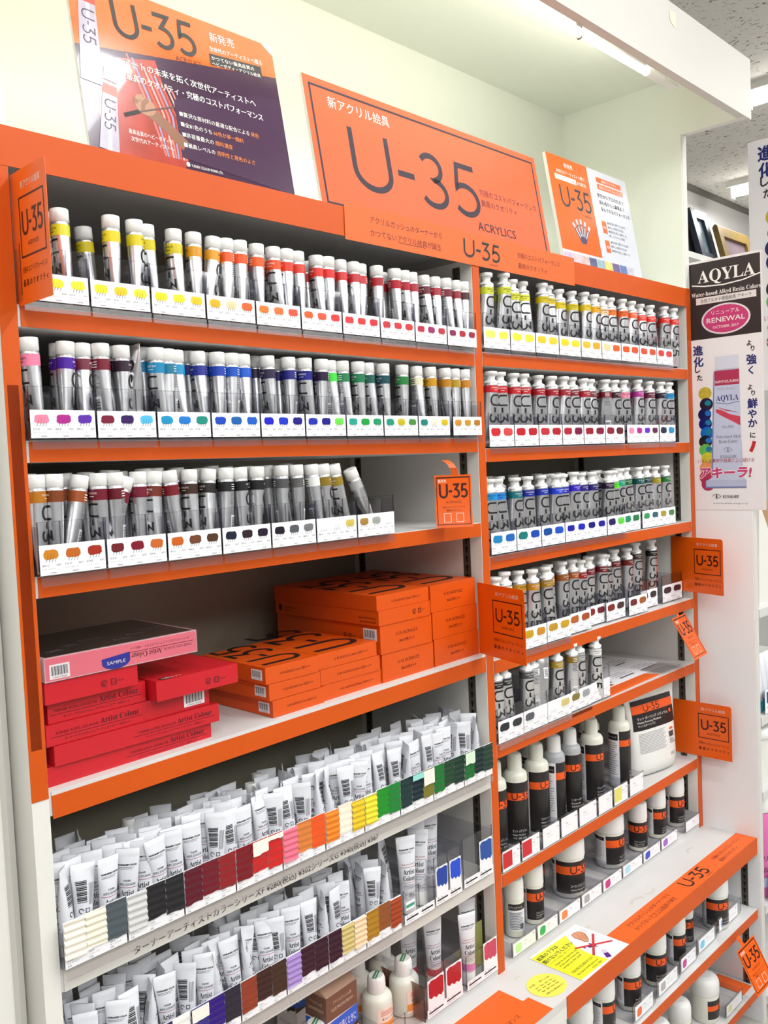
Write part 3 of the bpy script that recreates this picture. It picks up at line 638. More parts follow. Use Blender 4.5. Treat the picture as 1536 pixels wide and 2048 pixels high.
t11 = 'U-35 ACRYLICS 11ml 12色セット'; t20 = 'U-35 ACRYLICS 20ml 12色セット'; t24 = ('U-35 ACRYLICS', '20ml 24色セット')
for i, (x, yw) in enumerate(((.3600, .0), (.3545, .01), (.3490, -.012))):
    carton('paint_set_box', 'orange 11ml set box with barcode, %s of the front pile of three' % ('bottom', 'middle', 'top')[i], 'box', x, .012, 1.1140+.0262*i, .104, .165, .0255, ORBOX, yw, of(t11), top=otop if i == 2 else None, group=OG, side=bside)
for i, (x, yw) in enumerate(((.4665, .006), (.4620, -.012), (.4570, .0))):
    carton('paint_set_box', 'orange 20ml set box, %s of the pile between barcode pile and tall stack' % ('bottom', 'middle', 'top')[i], 'box', x, .016, 1.1150+.0256*i, .134, .165, .0250, ORBOX, yw, of(t20), top=otop if i == 2 else None, group=OG)
carton('paint_set_box', 'thick orange 24 colour box at the foot of the tall front stack', 'box', .6015, .014, 1.1160, .1325, .27, .0490, ORBOX, .0, of(t24), group=OG)
def sb2(q, T, w, h): code(q, T, w-.040, h*.45, .032, h*.42, 12); recycle(q, T, w-.085, h*.55, h*.14, BROWNINK)
carton('paint_set_box', 'thick orange 24 colour box above the lowest of the tall stack', 'box', .5975, .012, 1.1655, .1325, .27, .0490, ORBOX, .0, of(t24), group=OG, side=sb2)
def fr(q, T, w, h): recycle(q, T, w*.68, h*.5, h*.32, BROWNINK)
carton('paint_set_box', 'thin orange box with recycling marks under the tall stack top', 'box', .5935, .010, 1.2150, .1325, .27, .0255, ORBOX, .0, fr, group=OG, side=oside24)
carton('paint_set_box', 'thin orange 20ml box on top of the tall front stack', 'box', .5920, .012, 1.2408, .1325, .27, .0255, ORBOX, -.004, of(t20), top=otop, group=OG)
for i, (x, yw) in enumerate(((.7380, .0), (.7355, .0), (.7325, .0))):
    carton('paint_set_box', 'thick orange 24 colour box by the middle post, %s of three' % ('bottom', 'middle', 'top')[i], 'box', x, .014, 1.1170+.0497*i, .1295, .27, .0492, ORBOX, yw, of(t24), top=otop if i == 2 else None, group=OG)

# ================================================================ white gouache tubes (stand on their caps)
GT0 = [(0, .0088, .0088), (.0135, .0088, .0088)]
GTAB = [(.0135, .0095, .0095), (.0165, .0106, .0106), (.045, .0112, .0101), (.075, .0135, .0072), (.095, .0154, .0030), (.0985, .0156, .0012), (.107, .0157, .0009)]
def gouache_mesh(tall, ringc=None):
    tab = GTAB if not tall else [(.022, .0122, .0122), (.026, .0132, .0132), (.052, .0138, .0130), (.092, .0164, .0088), (.120, .0186, .0030), (.124, .0188, .0012), (.133, .0189, .0009)]
    m = MB(); m.loft([[(x, y, z) for x, y in squish(a, b, 22)] for z, a, b in tab], PLASTIC)
    k = 1.0 if not tall else 1.15; top = tab[-2][0]
    f = wrapper(tab, 1, .0003); g = wrapper(tab, -1, .0003)
    m.btext('WATER-BASED COLOUR', 0, top-.0125*k, .0028*k, 0, INK, w=.0185*k, al='C', fn=f)
    for i in range(2): m.rect(-.0095*k, top-(.0150+.0018*i)*k, (.007-.002*i)*k, top-(.0144+.0018*i)*k, 0, GREYINK, fn=f)
    if not tall:
        m.text('TURNER', 0, top-.0325*k, .0034*k, 0, INK, w=.0075*k, al='C', fn=f); m.text('TURNER', 0, top-.0325*k, .0034*k, .00005, INK, w=.0078*k, al='C', fn=f)
        m.text('ACRYL GOUACHE', 0, top-.0375*k, .0042*k, 0, INK, w=.0200*k, al='C', fn=f); m.text('ACRYL GOUACHE', 0, top-.0374*k, .0040*k, .00005, INK, w=.0198*k, al='C', fn=f)
        ly, ay = top-.0405*k, top-.0505*k
    else:
        m.text('TURNER ACRYL GOUACHE', 0, top-.034*k, .0028*k, 0, REDLINE, w=.021*k, al='C', fn=f); ly, ay = top-.0375*k, top-.0475*k
    m.rect(-.0135*k, ly, .0135*k, ly+.0006*k, 0, REDLINE, fn=f)
    m.text(serif('Artist'), -.008*k, ay, .0105*k, 0, INK, w=.0165*k, fn=f); m.text(serif('Colour'), -.0095*k, ay-.0095*k, .0105*k, 0, INK, w=.0195*k, fn=f)
    m.rect(-.0125*k, ay-.0125*k, .0125*k, ay-.0119*k, 0, REDLINE, fn=f)
    for i in range(3): m.rect(-.010*k, ay-(.0155+.0022*i)*k, (.009-.003*(i == 2))*k, ay-(.0149+.0022*i)*k, 0, GREYINK, fn=f)
    # back: barcode turned on its side and small print
    for i in range(13): m.rect(-.0080*k, top-.013*k-.0021*k*i, .0024*k, top-.013*k-.0021*k*i+(.0015 if i % 3 else .0008)*k, 0, INK, fn=g)
    for i in range(4): m.rect((.0045+.0016*i)*k, top-.042*k, (.0052+.0016*i)*k, top-.016*k, 0, GREYINK, fn=g)
    m.stroke([(-.0045*k+.0026*k*math.cos(a*.55), top-.048*k+.0026*k*math.sin(a*.55)) for a in range(10)], .0009*k, 0, INK, fn=g); m.ring(.0005*k, top-.0508*k, .0056*k, top-.0454*k, .0008*k, 0, INK, fn=g)
    if tall:
        m.text('下地に' if ringc is None else 'パステル', 0, ay-.034*k, .0085*k, 0, INK, w=.022*k, al='C', fn=f)
        if ringc: m.lathe([(.0140, .028), (.0141, .041)], ringc, 22, cap=False)
    return drop_template(m.build('tube_body').data)
GB0 = gouache_mesh(False); GBT = gouache_mesh(True); GBP = gouache_mesh(True, mat((226, 120, 190), .4)); GBR = gouache_mesh(True, mat((190, 30, 70), .4))
GCAP = drop_template(MB().lathe([(.0082, 0), (.0088, .001), (.0088, .0128), (.0082, .0136)], CAPW, 18).build('cap').data)
GCAPT = drop_template(MB().lathe([(.0128, 0), (.0134, .001), (.0132, .0235), (.0125, .0245)], CAPW, 22).build('cap').data)
def put_gouache(x, y, z, label, group, yaw, lean=0, back=0, me=None, flip=False):
    t = thing('gouache_tube', label, 'paint tube', (x, y, z), (back, lean, yaw), group); t.rotation_mode = 'ZXY'
    if flip: t.location.z += .107; t.rotation_euler = (PI+back, lean, yaw)
    place('tube_body', me or GB0, t); place('cap', GCAP if not me else GCAPT, t)
    return t
def gouache_rows(key, z, cols_, shelf_name, deep, skip=()):
    for i, x in enumerate(cols_):
        if i in skip: continue
        n = deep(i)
        y = .015
        for b in range(n):
            r = R.random()
            yaw = math.radians(R.uniform(-50, 12)) if r < .46 else math.radians(180+R.uniform(-50, 15)) if r < .80 else math.radians(R.choice((-1, 1))*90-25+R.uniform(-18, 18))
            dz = R.uniform(0, .006) if b else R.uniform(-.001, .003)
            lab = 'white gouache tube %s of the %s column from outer post, %s' % (('at the front', 'second in line', 'third in line', 'fourth in line', 'fifth in line', 'sixth in line')[b], nth(i), shelf_name)
            put_gouache(min(max(x+R.uniform(-.0035, .0035), .018), .852), y+R.uniform(-.002, .002), z+max(0, dz), lab, 'white gouache tubes on the '+shelf_name, yaw, math.radians(R.uniform(-5, 5)), math.radians(R.uniform(-7, 2)), flip=(b == n-1 and i in (12, 13, 5) and key == 'U'))
            y += R.uniform(.019, .024)
U0 = [.0145+.0287*i for i in range(30)]
gouache_rows('U', .8915, U0, 'upper white shelf', lambda i: 5 if i % 4 else 4)
gouache_rows('V', .7005, [.0145+.0283*i for i in range(21)], 'lower white shelf', lambda i: 4 if i % 3 else 3, skip=(18,))

# swatch trays of the two white shelves
RIDGE = {}
def swatch(rgb, w, h, x, z, par, style, top=None):
    # thick brushed paint on card: style 0 flat, 1 fine strokes, 2 strong corrugation
    m = MB(); nx, nz = 4, 26; vs = []; fs = []
    amp = (.0003, .0007, .0013)[style]; ph = R.uniform(0, 6)
    for j in range(nz+1):
        for i in range(nx+1):
            q = j/nz*(7+style)*2*PI*.6+ph
            yy = -.0016-amp*(1+math.sin(q+i*.25+R.uniform(-.25, .25)))-R.uniform(0, .0002)
            ex = R.uniform(-.0004, .0004) if i in (0, nx) else 0; ez = R.uniform(-.0012, .0012) if j == 0 else 0
            vs.append((x+w*i/nx+ex, yy, z+h*j/nz+ez))
    for j in range(nz):
        for i in range(nx): a = j*(nx+1)+i; fs.append((a, a+1, a+nx+2, a+nx+1))
    c = mat(rgb, .36, spec=.35, coat=.08, name='thick_paint'); m.add(vs, fs, c, smooth=True)
    m.box(x, x+w, -.0012, -.0004, z, z+h, PAPER)
    if top:
        pts = [(x-.0002, z+h*top[1])]+[(x+w*k/5, z+h*(top[1]+R.uniform(-.03, .03))) for k in range(1, 6)]+[(x+w, z+h*1.005), (x-.0002, z+h*1.005)]
        m.poly(pts, .0052, mat(top[0], .5), frame((0, 0, 0), (1, 0, 0), (0, 0, 1)))
        for f in (0, 1):
            pass
    return m.build('paint_swatch', par)
def swatch_tray(i, x, z, w, sw, shelf_name, ch=.012, sh=.0485, hw=.050, grp=None):
    t = thing('swatch_tray', 'clear tray, %s painted swatches, %s from outer post, %s' % (cols([s[0] for s in sw]), nth(i), shelf_name), 'tray', (x, -.012, z), group=grp or 'swatch trays on the '+shelf_name)
    place('tray_body', tray_mesh(w, 3, .16, hw, .010), t)
    q = MB(); T = FRONT((.0006, -.0005, .0035)); q.box(0, w-.0014, 0, .058, -.0004, 0, PAPER, T)
    n = len(sw)
    for k in range(n):
        cx = w*k/n+.003
        q.text('%d-A' % R.randint(110, 490), cx, .0088, .0030, .0002, INK, T); q.text('%s' % R.choice(KANA), cx, .0052, .0026, .0002, GREYINK, T, w=w/n*.55); q.text('¥280', cx, .0018, .0026, .0002, GREYINK, T)
    q.build('price_card', t)
    for k, s in enumerate(sw):
        swatch(s[0], w/n-.0004, sh-(.003 if k % 2 else 0), w*k/n+.0003, .0155+(.0035 if k % 2 else 0)-(.002 if s[1] == 2 else 0), t, s[1], s[2] if len(s) > 2 else None)
    return t
WT = (246, 242, 232)
US = [[((244, 236, 224), 2), ((238, 232, 212), 2), ((78, 88, 94), 1)], [((206, 206, 206), 2), ((28, 28, 32), 1), ((30, 30, 34), 1, (WT, -9))], [((92, 14, 34), 1), ((110, 18, 34), 1), ((142, 26, 32), 1)], [((120, 16, 28), 1), ((192, 32, 32), 0, (WT, .55)), ((202, 34, 32), 1, (WT, .86))],
      [((236, 112, 136), 2), ((216, 124, 56), 1), ((232, 84, 20), 0)], [((242, 130, 22), 2), ((246, 238, 218), 0), ((230, 192, 24), 2)], [((236, 218, 48), 2), ((20, 142, 34), 1), ((22, 126, 48), 1)], [((12, 48, 48), 0), ((10, 36, 46), 1, ((150, 222, 214), .78)), ((120, 116, 32), 0, (WT, .45))],
      [((18, 112, 44), 1), ((24, 64, 40), 1), ((18, 52, 40), 1)], [((16, 104, 44), 1, ((218, 238, 214), .55)), ((12, 40, 40), 1), ((26, 60, 46), 1)]]
for i, sw in enumerate(US):
    sw = [s if not (len(s) > 2 and s[2][1] < 0) else (s[0], s[1]) for s in sw]
    swatch_tray(i, .0005+.0862*i, .8885, .0852, sw, 'upper white shelf')
VS = [[((30, 60, 170), 1), ((24, 70, 180), 1), ((60, 30, 120), 1)], [((22, 30, 110), 1), ((44, 20, 90), 1), ((246, 244, 240), 0)], [((52, 46, 134), 1, (WT, .62)), ((42, 12, 122), 1), ((34, 26, 46), 0)], [((142, 56, 32), 1), ((56, 26, 22), 1), ((62, 36, 26), 1)],
      [((166, 136, 202), 2), ((52, 12, 34), 1), ((50, 12, 34), 1)], [((50, 8, 36), 1), ((204, 184, 116), 2), ((248, 208, 170), 2)], [((172, 122, 22), 1), ((142, 76, 26), 0), ((162, 62, 22), 2)]]
for i, sw in enumerate(VS): swatch_tray(i, .0015+.0848*i, .6975, .0838, sw, 'lower white shelf', sh=.0470)
# trays with the tall tubes
def plain_tray(x, y, z, w, d, hw, label, sws, cardtxt=True, n=2, name='display_tray', hs=None, tag_green=False):
    t = thing(name, label, 'tray', (x, y, z), group='deep trays for tall tubes and bottles')
    place('tray_body', tray_mesh(w, n, d, hw, 0, hs), t)
    q = MB(); T = FRONT((.001, -.0006, .003)); q.box(0, w-.002, 0, .016, -.0004, 0, PAPER, T)
    for k in range(n):
        cx = (w-.002)*k/n
        q.rect(cx+.004, .007, cx+w/n*.86, .0098, .0002, INK, T); q.rect(cx+.004, .0035, cx+w/n*.6, .0042, .0002, GREYINK, T); q.text('¥393', cx+w/n*.35, .0106, .003, .0002, GREYINK, T); q.ell(cx+.007, .0125, .0015, .0015, .0002, PALEINK, T, 10)
    if tag_green: q.box(.004, .026, .024, .038, -.0004, 0, PAPER, T); q.rect(.0045, .028, .0255, .0335, .0002, mat((60, 160, 130), .5), T)
    q.build('price_card', t)
    for k, (c, hgt) in enumerate(sws):
        if not c: continue
        q = MB(); T = FRONT((.003+w/n*k, -.0014, .019)); ww = w/n-.006
        q.box(0, ww, 0, hgt, -.0006, 0, PAPER, T)
        pts = [(ww*a, hgt*b) for a, b in ((.06, .42), (.2, .33), (.35, .38), (.5, .28), (.65, .34), (.8, .26), (.95, .36), (.96, .9), (.8, .965), (.5, .94), (.2, .97), (.05, .88))]
        q.poly(pts, .0003, mat(c, .3, vary=.25, scale=160, name='paint_swatch'), T)
        q.build('colour_swatch', t)
    return t
plain_tray(.601, -.012, .6975, .0800, .14, .062, 'clear tray with tall gouache tubes and green tag, lower white shelf', [(None, 0), (None, 0)], tag_green=True)
plain_tray(.685, -.010, .6975, .0760, .14, .090, 'clear tray with two blue swatches on the lower white shelf', [((12, 60, 160), .052), ((20, 70, 205), .052)])
plain_tray(.768, -.008, .6975, .0900, .14, .095, 'clear tray with one blue swatch card beside the middle post', [(None, 0), ((20, 74, 160), .056)])
TG = 'tall gouache tubes'
for k, (x, y, yw, me, w_) in enumerate(((.645, .018, -25, GBT, 'in front by the green tag'), (.683, .022, -62, GBT, 'turned aside beside the green tag'), (.712, .050, -20, GBT, 'behind the turned one'), (.748, .055, -30, GBT, 'behind the two blue swatches'), (.634, .062, -150, GBT, 'back of the green tag tray'))):
    put_gouache(x, y, .6995, 'tall white gouache tube on the lower white shelf, '+w_, TG, math.radians(yw), math.radians(R.uniform(-2, 2)), math.radians(-2), me)
plain_tray(.655, -.006, .5025, .1010, .15, .090, 'clear tray with two red swatches on the base deck', [((176, 22, 44), .052), ((172, 16, 40), .054)])
plain_tray(.768, -.006, .5025, .0960, .15, .066, 'clear tray with one pink swatch by the middle post foot', [(None, 0), ((196, 50, 96), .052)])
t = tag(MB().box(0, .032, 0, .0012, 0, .085, mat((150, 152, 84), .5)).build('backing_card', loc=(.832, .030, .506)), 'olive card standing behind the pink swatch', 'card')
for x, y, yw, me, w_ in ((.795, .012, -22, GBP, 'in front with a pink ring'), (.838, .045, -22, GBT, 'behind the pink swatch'), (.742, .050, -26, GBR, 'behind the second red swatch'), (.715, .088, -30, GBR, 'furthest back in the red swatch tray'), (.770, .085, -20, GBT, 'between the two deck trays')):
    put_gouache(x, y, .5045, 'tall white gouache tube on the base deck, '+w_, TG, math.radians(yw), math.radians(R.uniform(-1, 1)), 0, me)

# ================================================================ bottles, jars
def patch(m, r, a0, a1, z0, z1, mt, n=18):
    vs = []; fs = []
    for i in range(n+1):
        a = a0+(a1-a0)*i/n; vs += [(r*math.sin(a), -r*math.cos(a), z0), (r*math.sin(a), -r*math.cos(a), z1)]
    return m.add(vs, [(2*i, 2*i+2, 2*i+3, 2*i+1) for i in range(n)], mt, smooth=True)
def cyl(r, a=0): return lambda x, y, z: ((r+z)*math.sin(x/r+a), -(r+z)*math.cos(x/r+a), y)
def label(r, z0, z1, names, par, ob, az=0, white=True, fs=.0068):
    # dark wrap-round label with orange logo band, pale information panel at its edge
    m = MB(); h = z1-z0; a0, a1 = az-1.5, az+1.9
    patch(m, r+.0003, a0, a1, z0, z1, BLACKLAB, 26); b0, b1 = z0+h*ob[0], z0+h*ob[1]
    patch(m, r+.0005, a0, a1, b0, b1, ORLAB, 26)
    if white:
        patch(m, r+.0003, a0-1.5, a0, z0, z1, PAPER, 14); patch(m, r+.0005, a0-1.25, a0-.12, z1-h*.17, z1-h*.05, INK, 10)
        f = cyl(r+.0004, a0-1.2)
        m.text(names[0][:7], .002, z1-h*.13, h*.045, .0004, WINK, fn=f, w=r*.9)
        for i in range(15): m.rect(.0015, z1-h*(.23+.042*i), r*R.uniform(.75, 1.05), z1-h*(.215+.042*i), .0002, PALEINK, fn=f)
    f = cyl(r+.0006, az); hb = b1-b0
    m.logo(-r*.55, b0+hb*.10, hb*.86, .0002, BROWNINK, fn=f, sx=min(1.3, r*.70/(hb*.86)), wt=.15)
    f = cyl(r+.0004, az); zt = b0-h*.0
    k = z0+h*.20
    m.text(names[0], -r*.55, k, fs, .0002, WINK, fn=f, w=min(r*1.25, fs*.92*len(names[0]))); m.text(names[1], -r*.55, k-fs*1.05, fs*.72, .0002, WINK, fn=f, w=min(r*1.1, fs*.45*len(names[1])))
    m.text(names[2], -r*.55, k-fs*2.1, fs*.66, .0002, WINK, fn=f, w=min(r*1.2, fs*.6*len(names[2])))
    return m.build('label', par)
def bottle(x, y, z, r, names, lab, az, milk=MILK, top=.1935, rn=.0152):
    t = thing('medium_bottle', lab, 'bottle', (x, y, z), group='medium bottles')
    MB().lathe([(r*.92, 0), (r, .003), (r, .118), (r, .1435), (r*.975, .1490), (r*.91, .1535), (r*.80, .1565), (rn*1.04, .1590)], milk, 32).build('bottle_body', t)
    MB().lathe([(rn*1.03, .158), (rn*1.0, .163), (rn*.985, top-.007), (rn*.92, top-.0025), (rn*.74, top)], milk if milk is MILK else CAPW, 24).build('cap', t)
    label(r, .008, .138, names, t, (.715, .835), az)
    return t
MN = [('グロスメディウム', 'Gloss Medium', 'ツヤ出し・透明度'), ('マット メディウム', 'Matte Medium', 'ツヤ消し・透明度・粘度調整'), ('マット バーニッシュ', 'Matte Varnish', 'ツヤ消し仕上げ'), ('バーニッシュ', 'Gloss Varnish', 'ツヤ出し'), ('リターダー', 'Retarder', '乾燥を遅らせる'), ('クラッキング プライマー', 'Cracking Primer', 'ひび割れた下地'), ('エアブラシ', 'Airbrush', '薄める'), ('グレージング メディウム', 'Glazing Medium', '透かしぬりに')]
for i, (x, r, az, mk, lab) in enumerate(((.962, .0245, -.5, MILK, 'bottle partly hidden by the middle post, first medium bottle'), (1.028, .0256, -.72, MILK, 'white capped matte medium bottle beside the middle post bottle'), (1.107, .0262, -.15, MILK, 'matte varnish bottle with white cap, third from the middle post'), (1.176, .0238, .62, CLEARB, 'cloudy shouldered bottle turned to its white information panel'), (1.241, .0240, -.45, CLEARB, 'cloudy shouldered retarder bottle beside the cracking primer bottle'), (1.333, .0268, -.1, MILK, 'cracking primer bottle with white cap above the blank tray cards'), (1.461, .0262, .42, MILK, 'glazing medium bottle standing against the white pouch'))):
    bottle(x, .058 if i else .062, .6805, r, MN[(0, 1, 2, 3, 4, 5, 7)[i]], lab, az, mk)
bottle(1.418, .115, .6805, .0245, MN[6], 'bottle half hidden behind the cracking primer and glazing bottles', -.2)
bottle(1.19, .125, .6805, .0245, MN[0], 'spare bottle in the second rank behind the cloudy bottles', .3)
for i, (x, w, c) in enumerate(((.8945, .0625, (204, 24, 34)), (.9600, .0660, (206, 26, 36)), (1.0340, .0660, None), (1.1035, .0680, None), (1.1750, .0750, None), (1.2550, .0640, (248, 248, 247)), (1.3240, .0660, (232, 226, 112)), (1.3970, .0690, None))):
    t = thing('display_tray', 'clear tray under the bottles with %s card, %s from the middle post' % ('red swatch' if c and c[1] < 60 else 'white swatch' if c and c[0] > 240 else 'yellow swatch' if c else 'plain white', nth(i)), 'tray', (x, -.001, .6785), group='trays under the medium bottles')
    place('tray_body', tray_mesh(w, 1, .13, .0475, 0, .0440), t)
    q = MB(); T = FRONT((.0025, -.0006, .003)); q.box(0, w-.005, 0, .0405, -.0004, 0, PAPER, T)
    if c: q.rect(.001, .006, w*.5, .037, .0003, mat(c, .3, vary=.06, scale=200, name='paint_swatch'), T)
    xx = w*.54 if c else w*.22
    q.text('M-%d' % (301+i), xx, .0245, .0038, .0003, GREYINK, T); q.text('¥980', w-.008, .030, .0034, .0003, INK, T, al='R'); q.text('マット メディウム', xx, .018, .0032, .0003, PALEINK, T, w=w*.3)
    q.build('price_card', t)
# stand-up pouch
t = thing('refill_pouch', 'white stand-up pouch of matte pouring medium with black and orange label', 'pouch', (1.607, .055, .6785), (0, 0, -.18))
def pring(w, d, z, sq=3.0, n=28):
    o = []
    for i in range(n):
        a = 2*PI*i/n; k = (abs(math.cos(a))**sq+abs(math.sin(a))**sq)**(-1/sq); o.append((w*k*math.cos(a), d*k*math.sin(a), z))
    return o
pr = [(.084, .022, 0), (.090, .030, .004), (.093, .033, .03), (.094, .030, .07), (.095, .024, .11), (.099, .016, .15), (.104, .006, .185), (.106, .0016, .196), (.107, .0012, .212)]
MB().loft([pring(w*.93, d, z) for w, d, z in pr], mat((236, 236, 232), .3, bump=.5, scale=25, name='pouch_film')).build('pouch_body', t)
def pw(x, y, z):
    w, d = interp([(c, a*.93, b) for a, b, c in pr], y); u = max(-.98, min(.98, x/w))
    return (x, -d*(1-abs(u)**3.0)**(1/3.0)-.0006-z, y)
def gridrect(m, x0, y0, x1, y1, z, mt, nx=12, ny=6):
    vs = [(x0+(x1-x0)*i/nx, y0+(y1-y0)*j/ny, z) for j in range(ny+1) for i in range(nx+1)]
    m.add(vs, [(j*(nx+1)+i, j*(nx+1)+i+1, (j+1)*(nx+1)+i+1, (j+1)*(nx+1)+i) for j in range(ny) for i in range(nx)], mt, fn=pw)
m = MB(); gridrect(m, -.080, .1150, .080, .1880, 0, BLACKLAB); gridrect(m, -.080, .1560, .080, .1760, .0004, ORLAB)
m.logo(-.038, .1575, .0170, .0008, BROWNINK, fn=pw, sx=1.5, wt=.12); m.text('マット ポーリング メディウム', -.066, .1400, .0085, .0004, WINK, fn=pw, w=.118); m.rect(.058, .140, .067, .149, .0004, ORLAB, fn=pw)
m.text('Matte Pouring Medium', -.066, .1318, .0070, .0004, WINK, fn=pw, w=.088); m.text('マットなポーリングに', -.066, .1235, .0060, .0004, WINK, fn=pw, w=.064)
for i in range(14): m.rect(-.068, .106-.0036*i, .030-.004*(i % 3), .1074-.0036*i, .0003, PALEINK, fn=pw)
for i in range(10): m.rect(.044+.0022*i, .080, .0452+.0022*i+(.0006 if i % 3 else 0), .094, .0003, INK, fn=pw)
m.rect(.050, .098, .064, .103, .0003, ORLAB, fn=pw)
for i in range(4): m.rect(.044, .064+.0035*i, .072-.004*i, .0655+.0035*i, .0003, GREYINK, fn=pw)
m.rect(.046, .034, .064, .042, .0003, mat((186, 186, 180), .6), fn=pw); m.build('label', t)

def jar(x, y, z, r, h, names, lab, az, lid=.040, group='gel jars on the base deck', white=False, ob=(.60, .86)):
    t = thing('gel_jar', lab, 'jar', (x, y, z), group=group); hb = h-lid
    MB().lathe([(r*.93, 0), (r*.985, .002), (r*.985, hb-.004), (r*.94, hb)], MILK, 34).build('jar_body', t)
    MB().lathe([(r*1.0, hb-.001), (r*1.02, hb+.002), (r*1.0, h-.007), (r*.96, h-.002), (r*.86, h)], CAPW, 34).build('lid', t)
    if white:
        m = MB(); patch(m, r*.99, -1.6, 1.6, .014, hb-.008, PAPER, 24); patch(m, r*.99+.0003, -1.6, 1.6, hb-.021, hb-.008, BLACKLAB, 24)
        f = cyl(r*.99+.0004, az); m.text(names[0], -r*.85, hb-.0175, .0062, .0003, WINK, fn=f, w=r*1.5)
        for i in range(11): m.rect(-r*.85, hb-.027-.0034*i, r*R.uniform(.4, .8), hb-.0256-.0034*i, .0002, GREYINK, fn=f)
        for i in range(8): m.rect(r*.3+.0011*i, .018, r*.3+.0011*i+.0006, .028, .0002, INK, fn=f)
        m.build('label', t)
    else: label(r*.99, .010, hb-.006, names, t, ob, az, fs=min(.0075, r*.2))
    return t
JN = [('モデリング ペースト', 'Modeling Paste', '盛り上げに'), ('コース パミス ジェル', 'Coarse Pumice Gel', 'ザラザラの質感'), ('ヘビー ジェル', 'Heavy Gel', '盛り上げ'), ('レギュラー ジェル メディウム', 'Regular Gel Medium', '透明感をそのままに'), ('シルクスクリーン', 'Silkscreen Medium', 'シルクスクリーンに'), ('ペーパー パルプ', 'Paper Pulp', '紙の質感'), ('スーパーヘビー ジェル', 'Super Heavy Gel', '盛り上げ')]
def tow(x, y0, y1): return CX+(x-CX)*(y1-CZ*0+1.048)/(y0+1.048)
JY = .047
for i, (x, r, h, n, az, wh, lab) in enumerate(((1.026, .0200, .118, 0, -.5, True, 'white labelled modeling paste jar by the middle post'), (1.097, .0215, .122, 0, -.05, False, 'black labelled jar between the white jar and the wide jar'), (1.256, .0365, .128, 1, -.2, False, 'wide coarse pumice gel jar on the base deck'), (1.442, .0345, .124, 2, .35, False, 'wide jar turned to show its plain white side'), (1.561, .0230, .118, 3, -.75, False, 'regular gel medium jar with logo facing the aisle'), (1.662, .0235, .122, 6, .2, False, 'jar turned to its plain orange band beside the silkscreen jar'))):
    jar(tow(x, .07, JY), JY if r < .03 else JY+.012, .5045, r, h, JN[n], lab, az-.15, white=wh)
jar(1.712, .042, .5045, .0238, .126, JN[4], 'silkscreen medium jar beside the far side panel', -.25)
jar(1.335, .120, .5045, .0250, .120, JN[5], 'jar standing in the second rank behind the wide pumice jar', .3)
jar(1.165, .115, .5045, .0240, .118, JN[6], 'jar in the second rank between black jar and wide jar', -.3)
for i, (x, w, c) in enumerate(((.9110, .083, (196, 240, 160)), (.9965, .078, (20, 170, 90)), (1.0770, .086, (250, 130, 60)), (1.1660, .087, (170, 170, 170)), (1.2560, .086, (196, 30, 120)), (1.3450, .095, (176, 220, 240)), (1.4430, .089, (20, 60, 190)), (1.5350, .089, (160, 90, 200)), (1.6680, .082, None))):
    t = thing('display_tray', 'clear jar tray with %s swatch, %s from the middle post on the deck' % (cname(c) if c else 'blank', nth(i)), 'tray', (x, -.006, .5025), group='trays under the gel jars')
    place('tray_body', tray_mesh(w, 1, .14, .0330, 0, .0310), t)
    q = MB(); T = FRONT((.003, -.0006, .004)); q.box(0, w-.006, 0, .0255, -.0004, 0, PAPER, T)
    if c: blob(q, w*.22, .0125, w*.26, .018, .0003, c, T)
    q.text('M-%d' % (401+i), w*.45, .016, .0036, .0003, GREYINK, T); q.text('¥880', w-.010, .0200, .0032, .0003, INK, T, al='R'); q.text(R.choice(KANA), w*.45, .0095, .0030, .0003, PALEINK, T, w=w*.34)
    q.build('price_card', t)
# low shelf jars and big bottles
LY = -.092
for i, (x, r, h, n, az, lab) in enumerate(((1.063, .0250, .105, 6, .5, 'white jar half hidden behind the ledge end, low shelf'), (1.153, .0245, .115, 2, .5, 'low shelf jar turned to its white side under the yellow sign'), (1.264, .0255, .118, 5, .1, 'paper pulp jar on the low shelf'), (1.385, .0255, .117, 1, -.35, 'coarse pumice jar on the low shelf, logo facing the aisle'), (1.493, .0215, .116, 0, .2, 'narrow jar on the low shelf between pumice jar and tray'), (1.583, .0200, .112, 4, -.7, 'narrow jar tucked behind the big low shelf jar'), (1.714, .0310, .122, 3, -.3, 'big regular gel jar at the far end of the low shelf'))):
    jar(tow(x, -.06, LY), LY if i != 5 else LY+.02, .3045, r, h, JN[n], lab, az-.1, group='gel jars on the low shelf')
for i, (x, w, c) in enumerate(((1.150, .098, (240, 110, 50)), (1.262, .112, (176, 176, 176)), (1.378, .094, (196, 40, 140)), (1.477, .110, (120, 200, 236)), (1.600, .140, (60, 120, 220)))):
    t = thing('display_tray', 'clear jar tray with %s swatch, %s along the low shelf' % (cname(c), nth(i)), 'tray', (x, -.132+.004*i, .3025), group='trays on the low shelf')
    place('tray_body', tray_mesh(w, 1, .14, .0400, 0, .0380), t)
    q = MB(); T = FRONT((.008, -.0006, .004)); q.box(0, w*.78, 0, .030, -.0004, 0, PAPER, T); blob(q, w*.18, .014, w*.2, .019, .0003, c, T)
    q.text('M-%d' % (501+i), w*.36, .019, .004, .0003, GREYINK, T); q.text(R.choice(KANA), w*.36, .011, .0034, .0003, PALEINK, T, w=w*.3); q.text('¥1,680', w*.72, .022, .0034, .0003, INK, T, al='R')
    q.build('price_card', t)
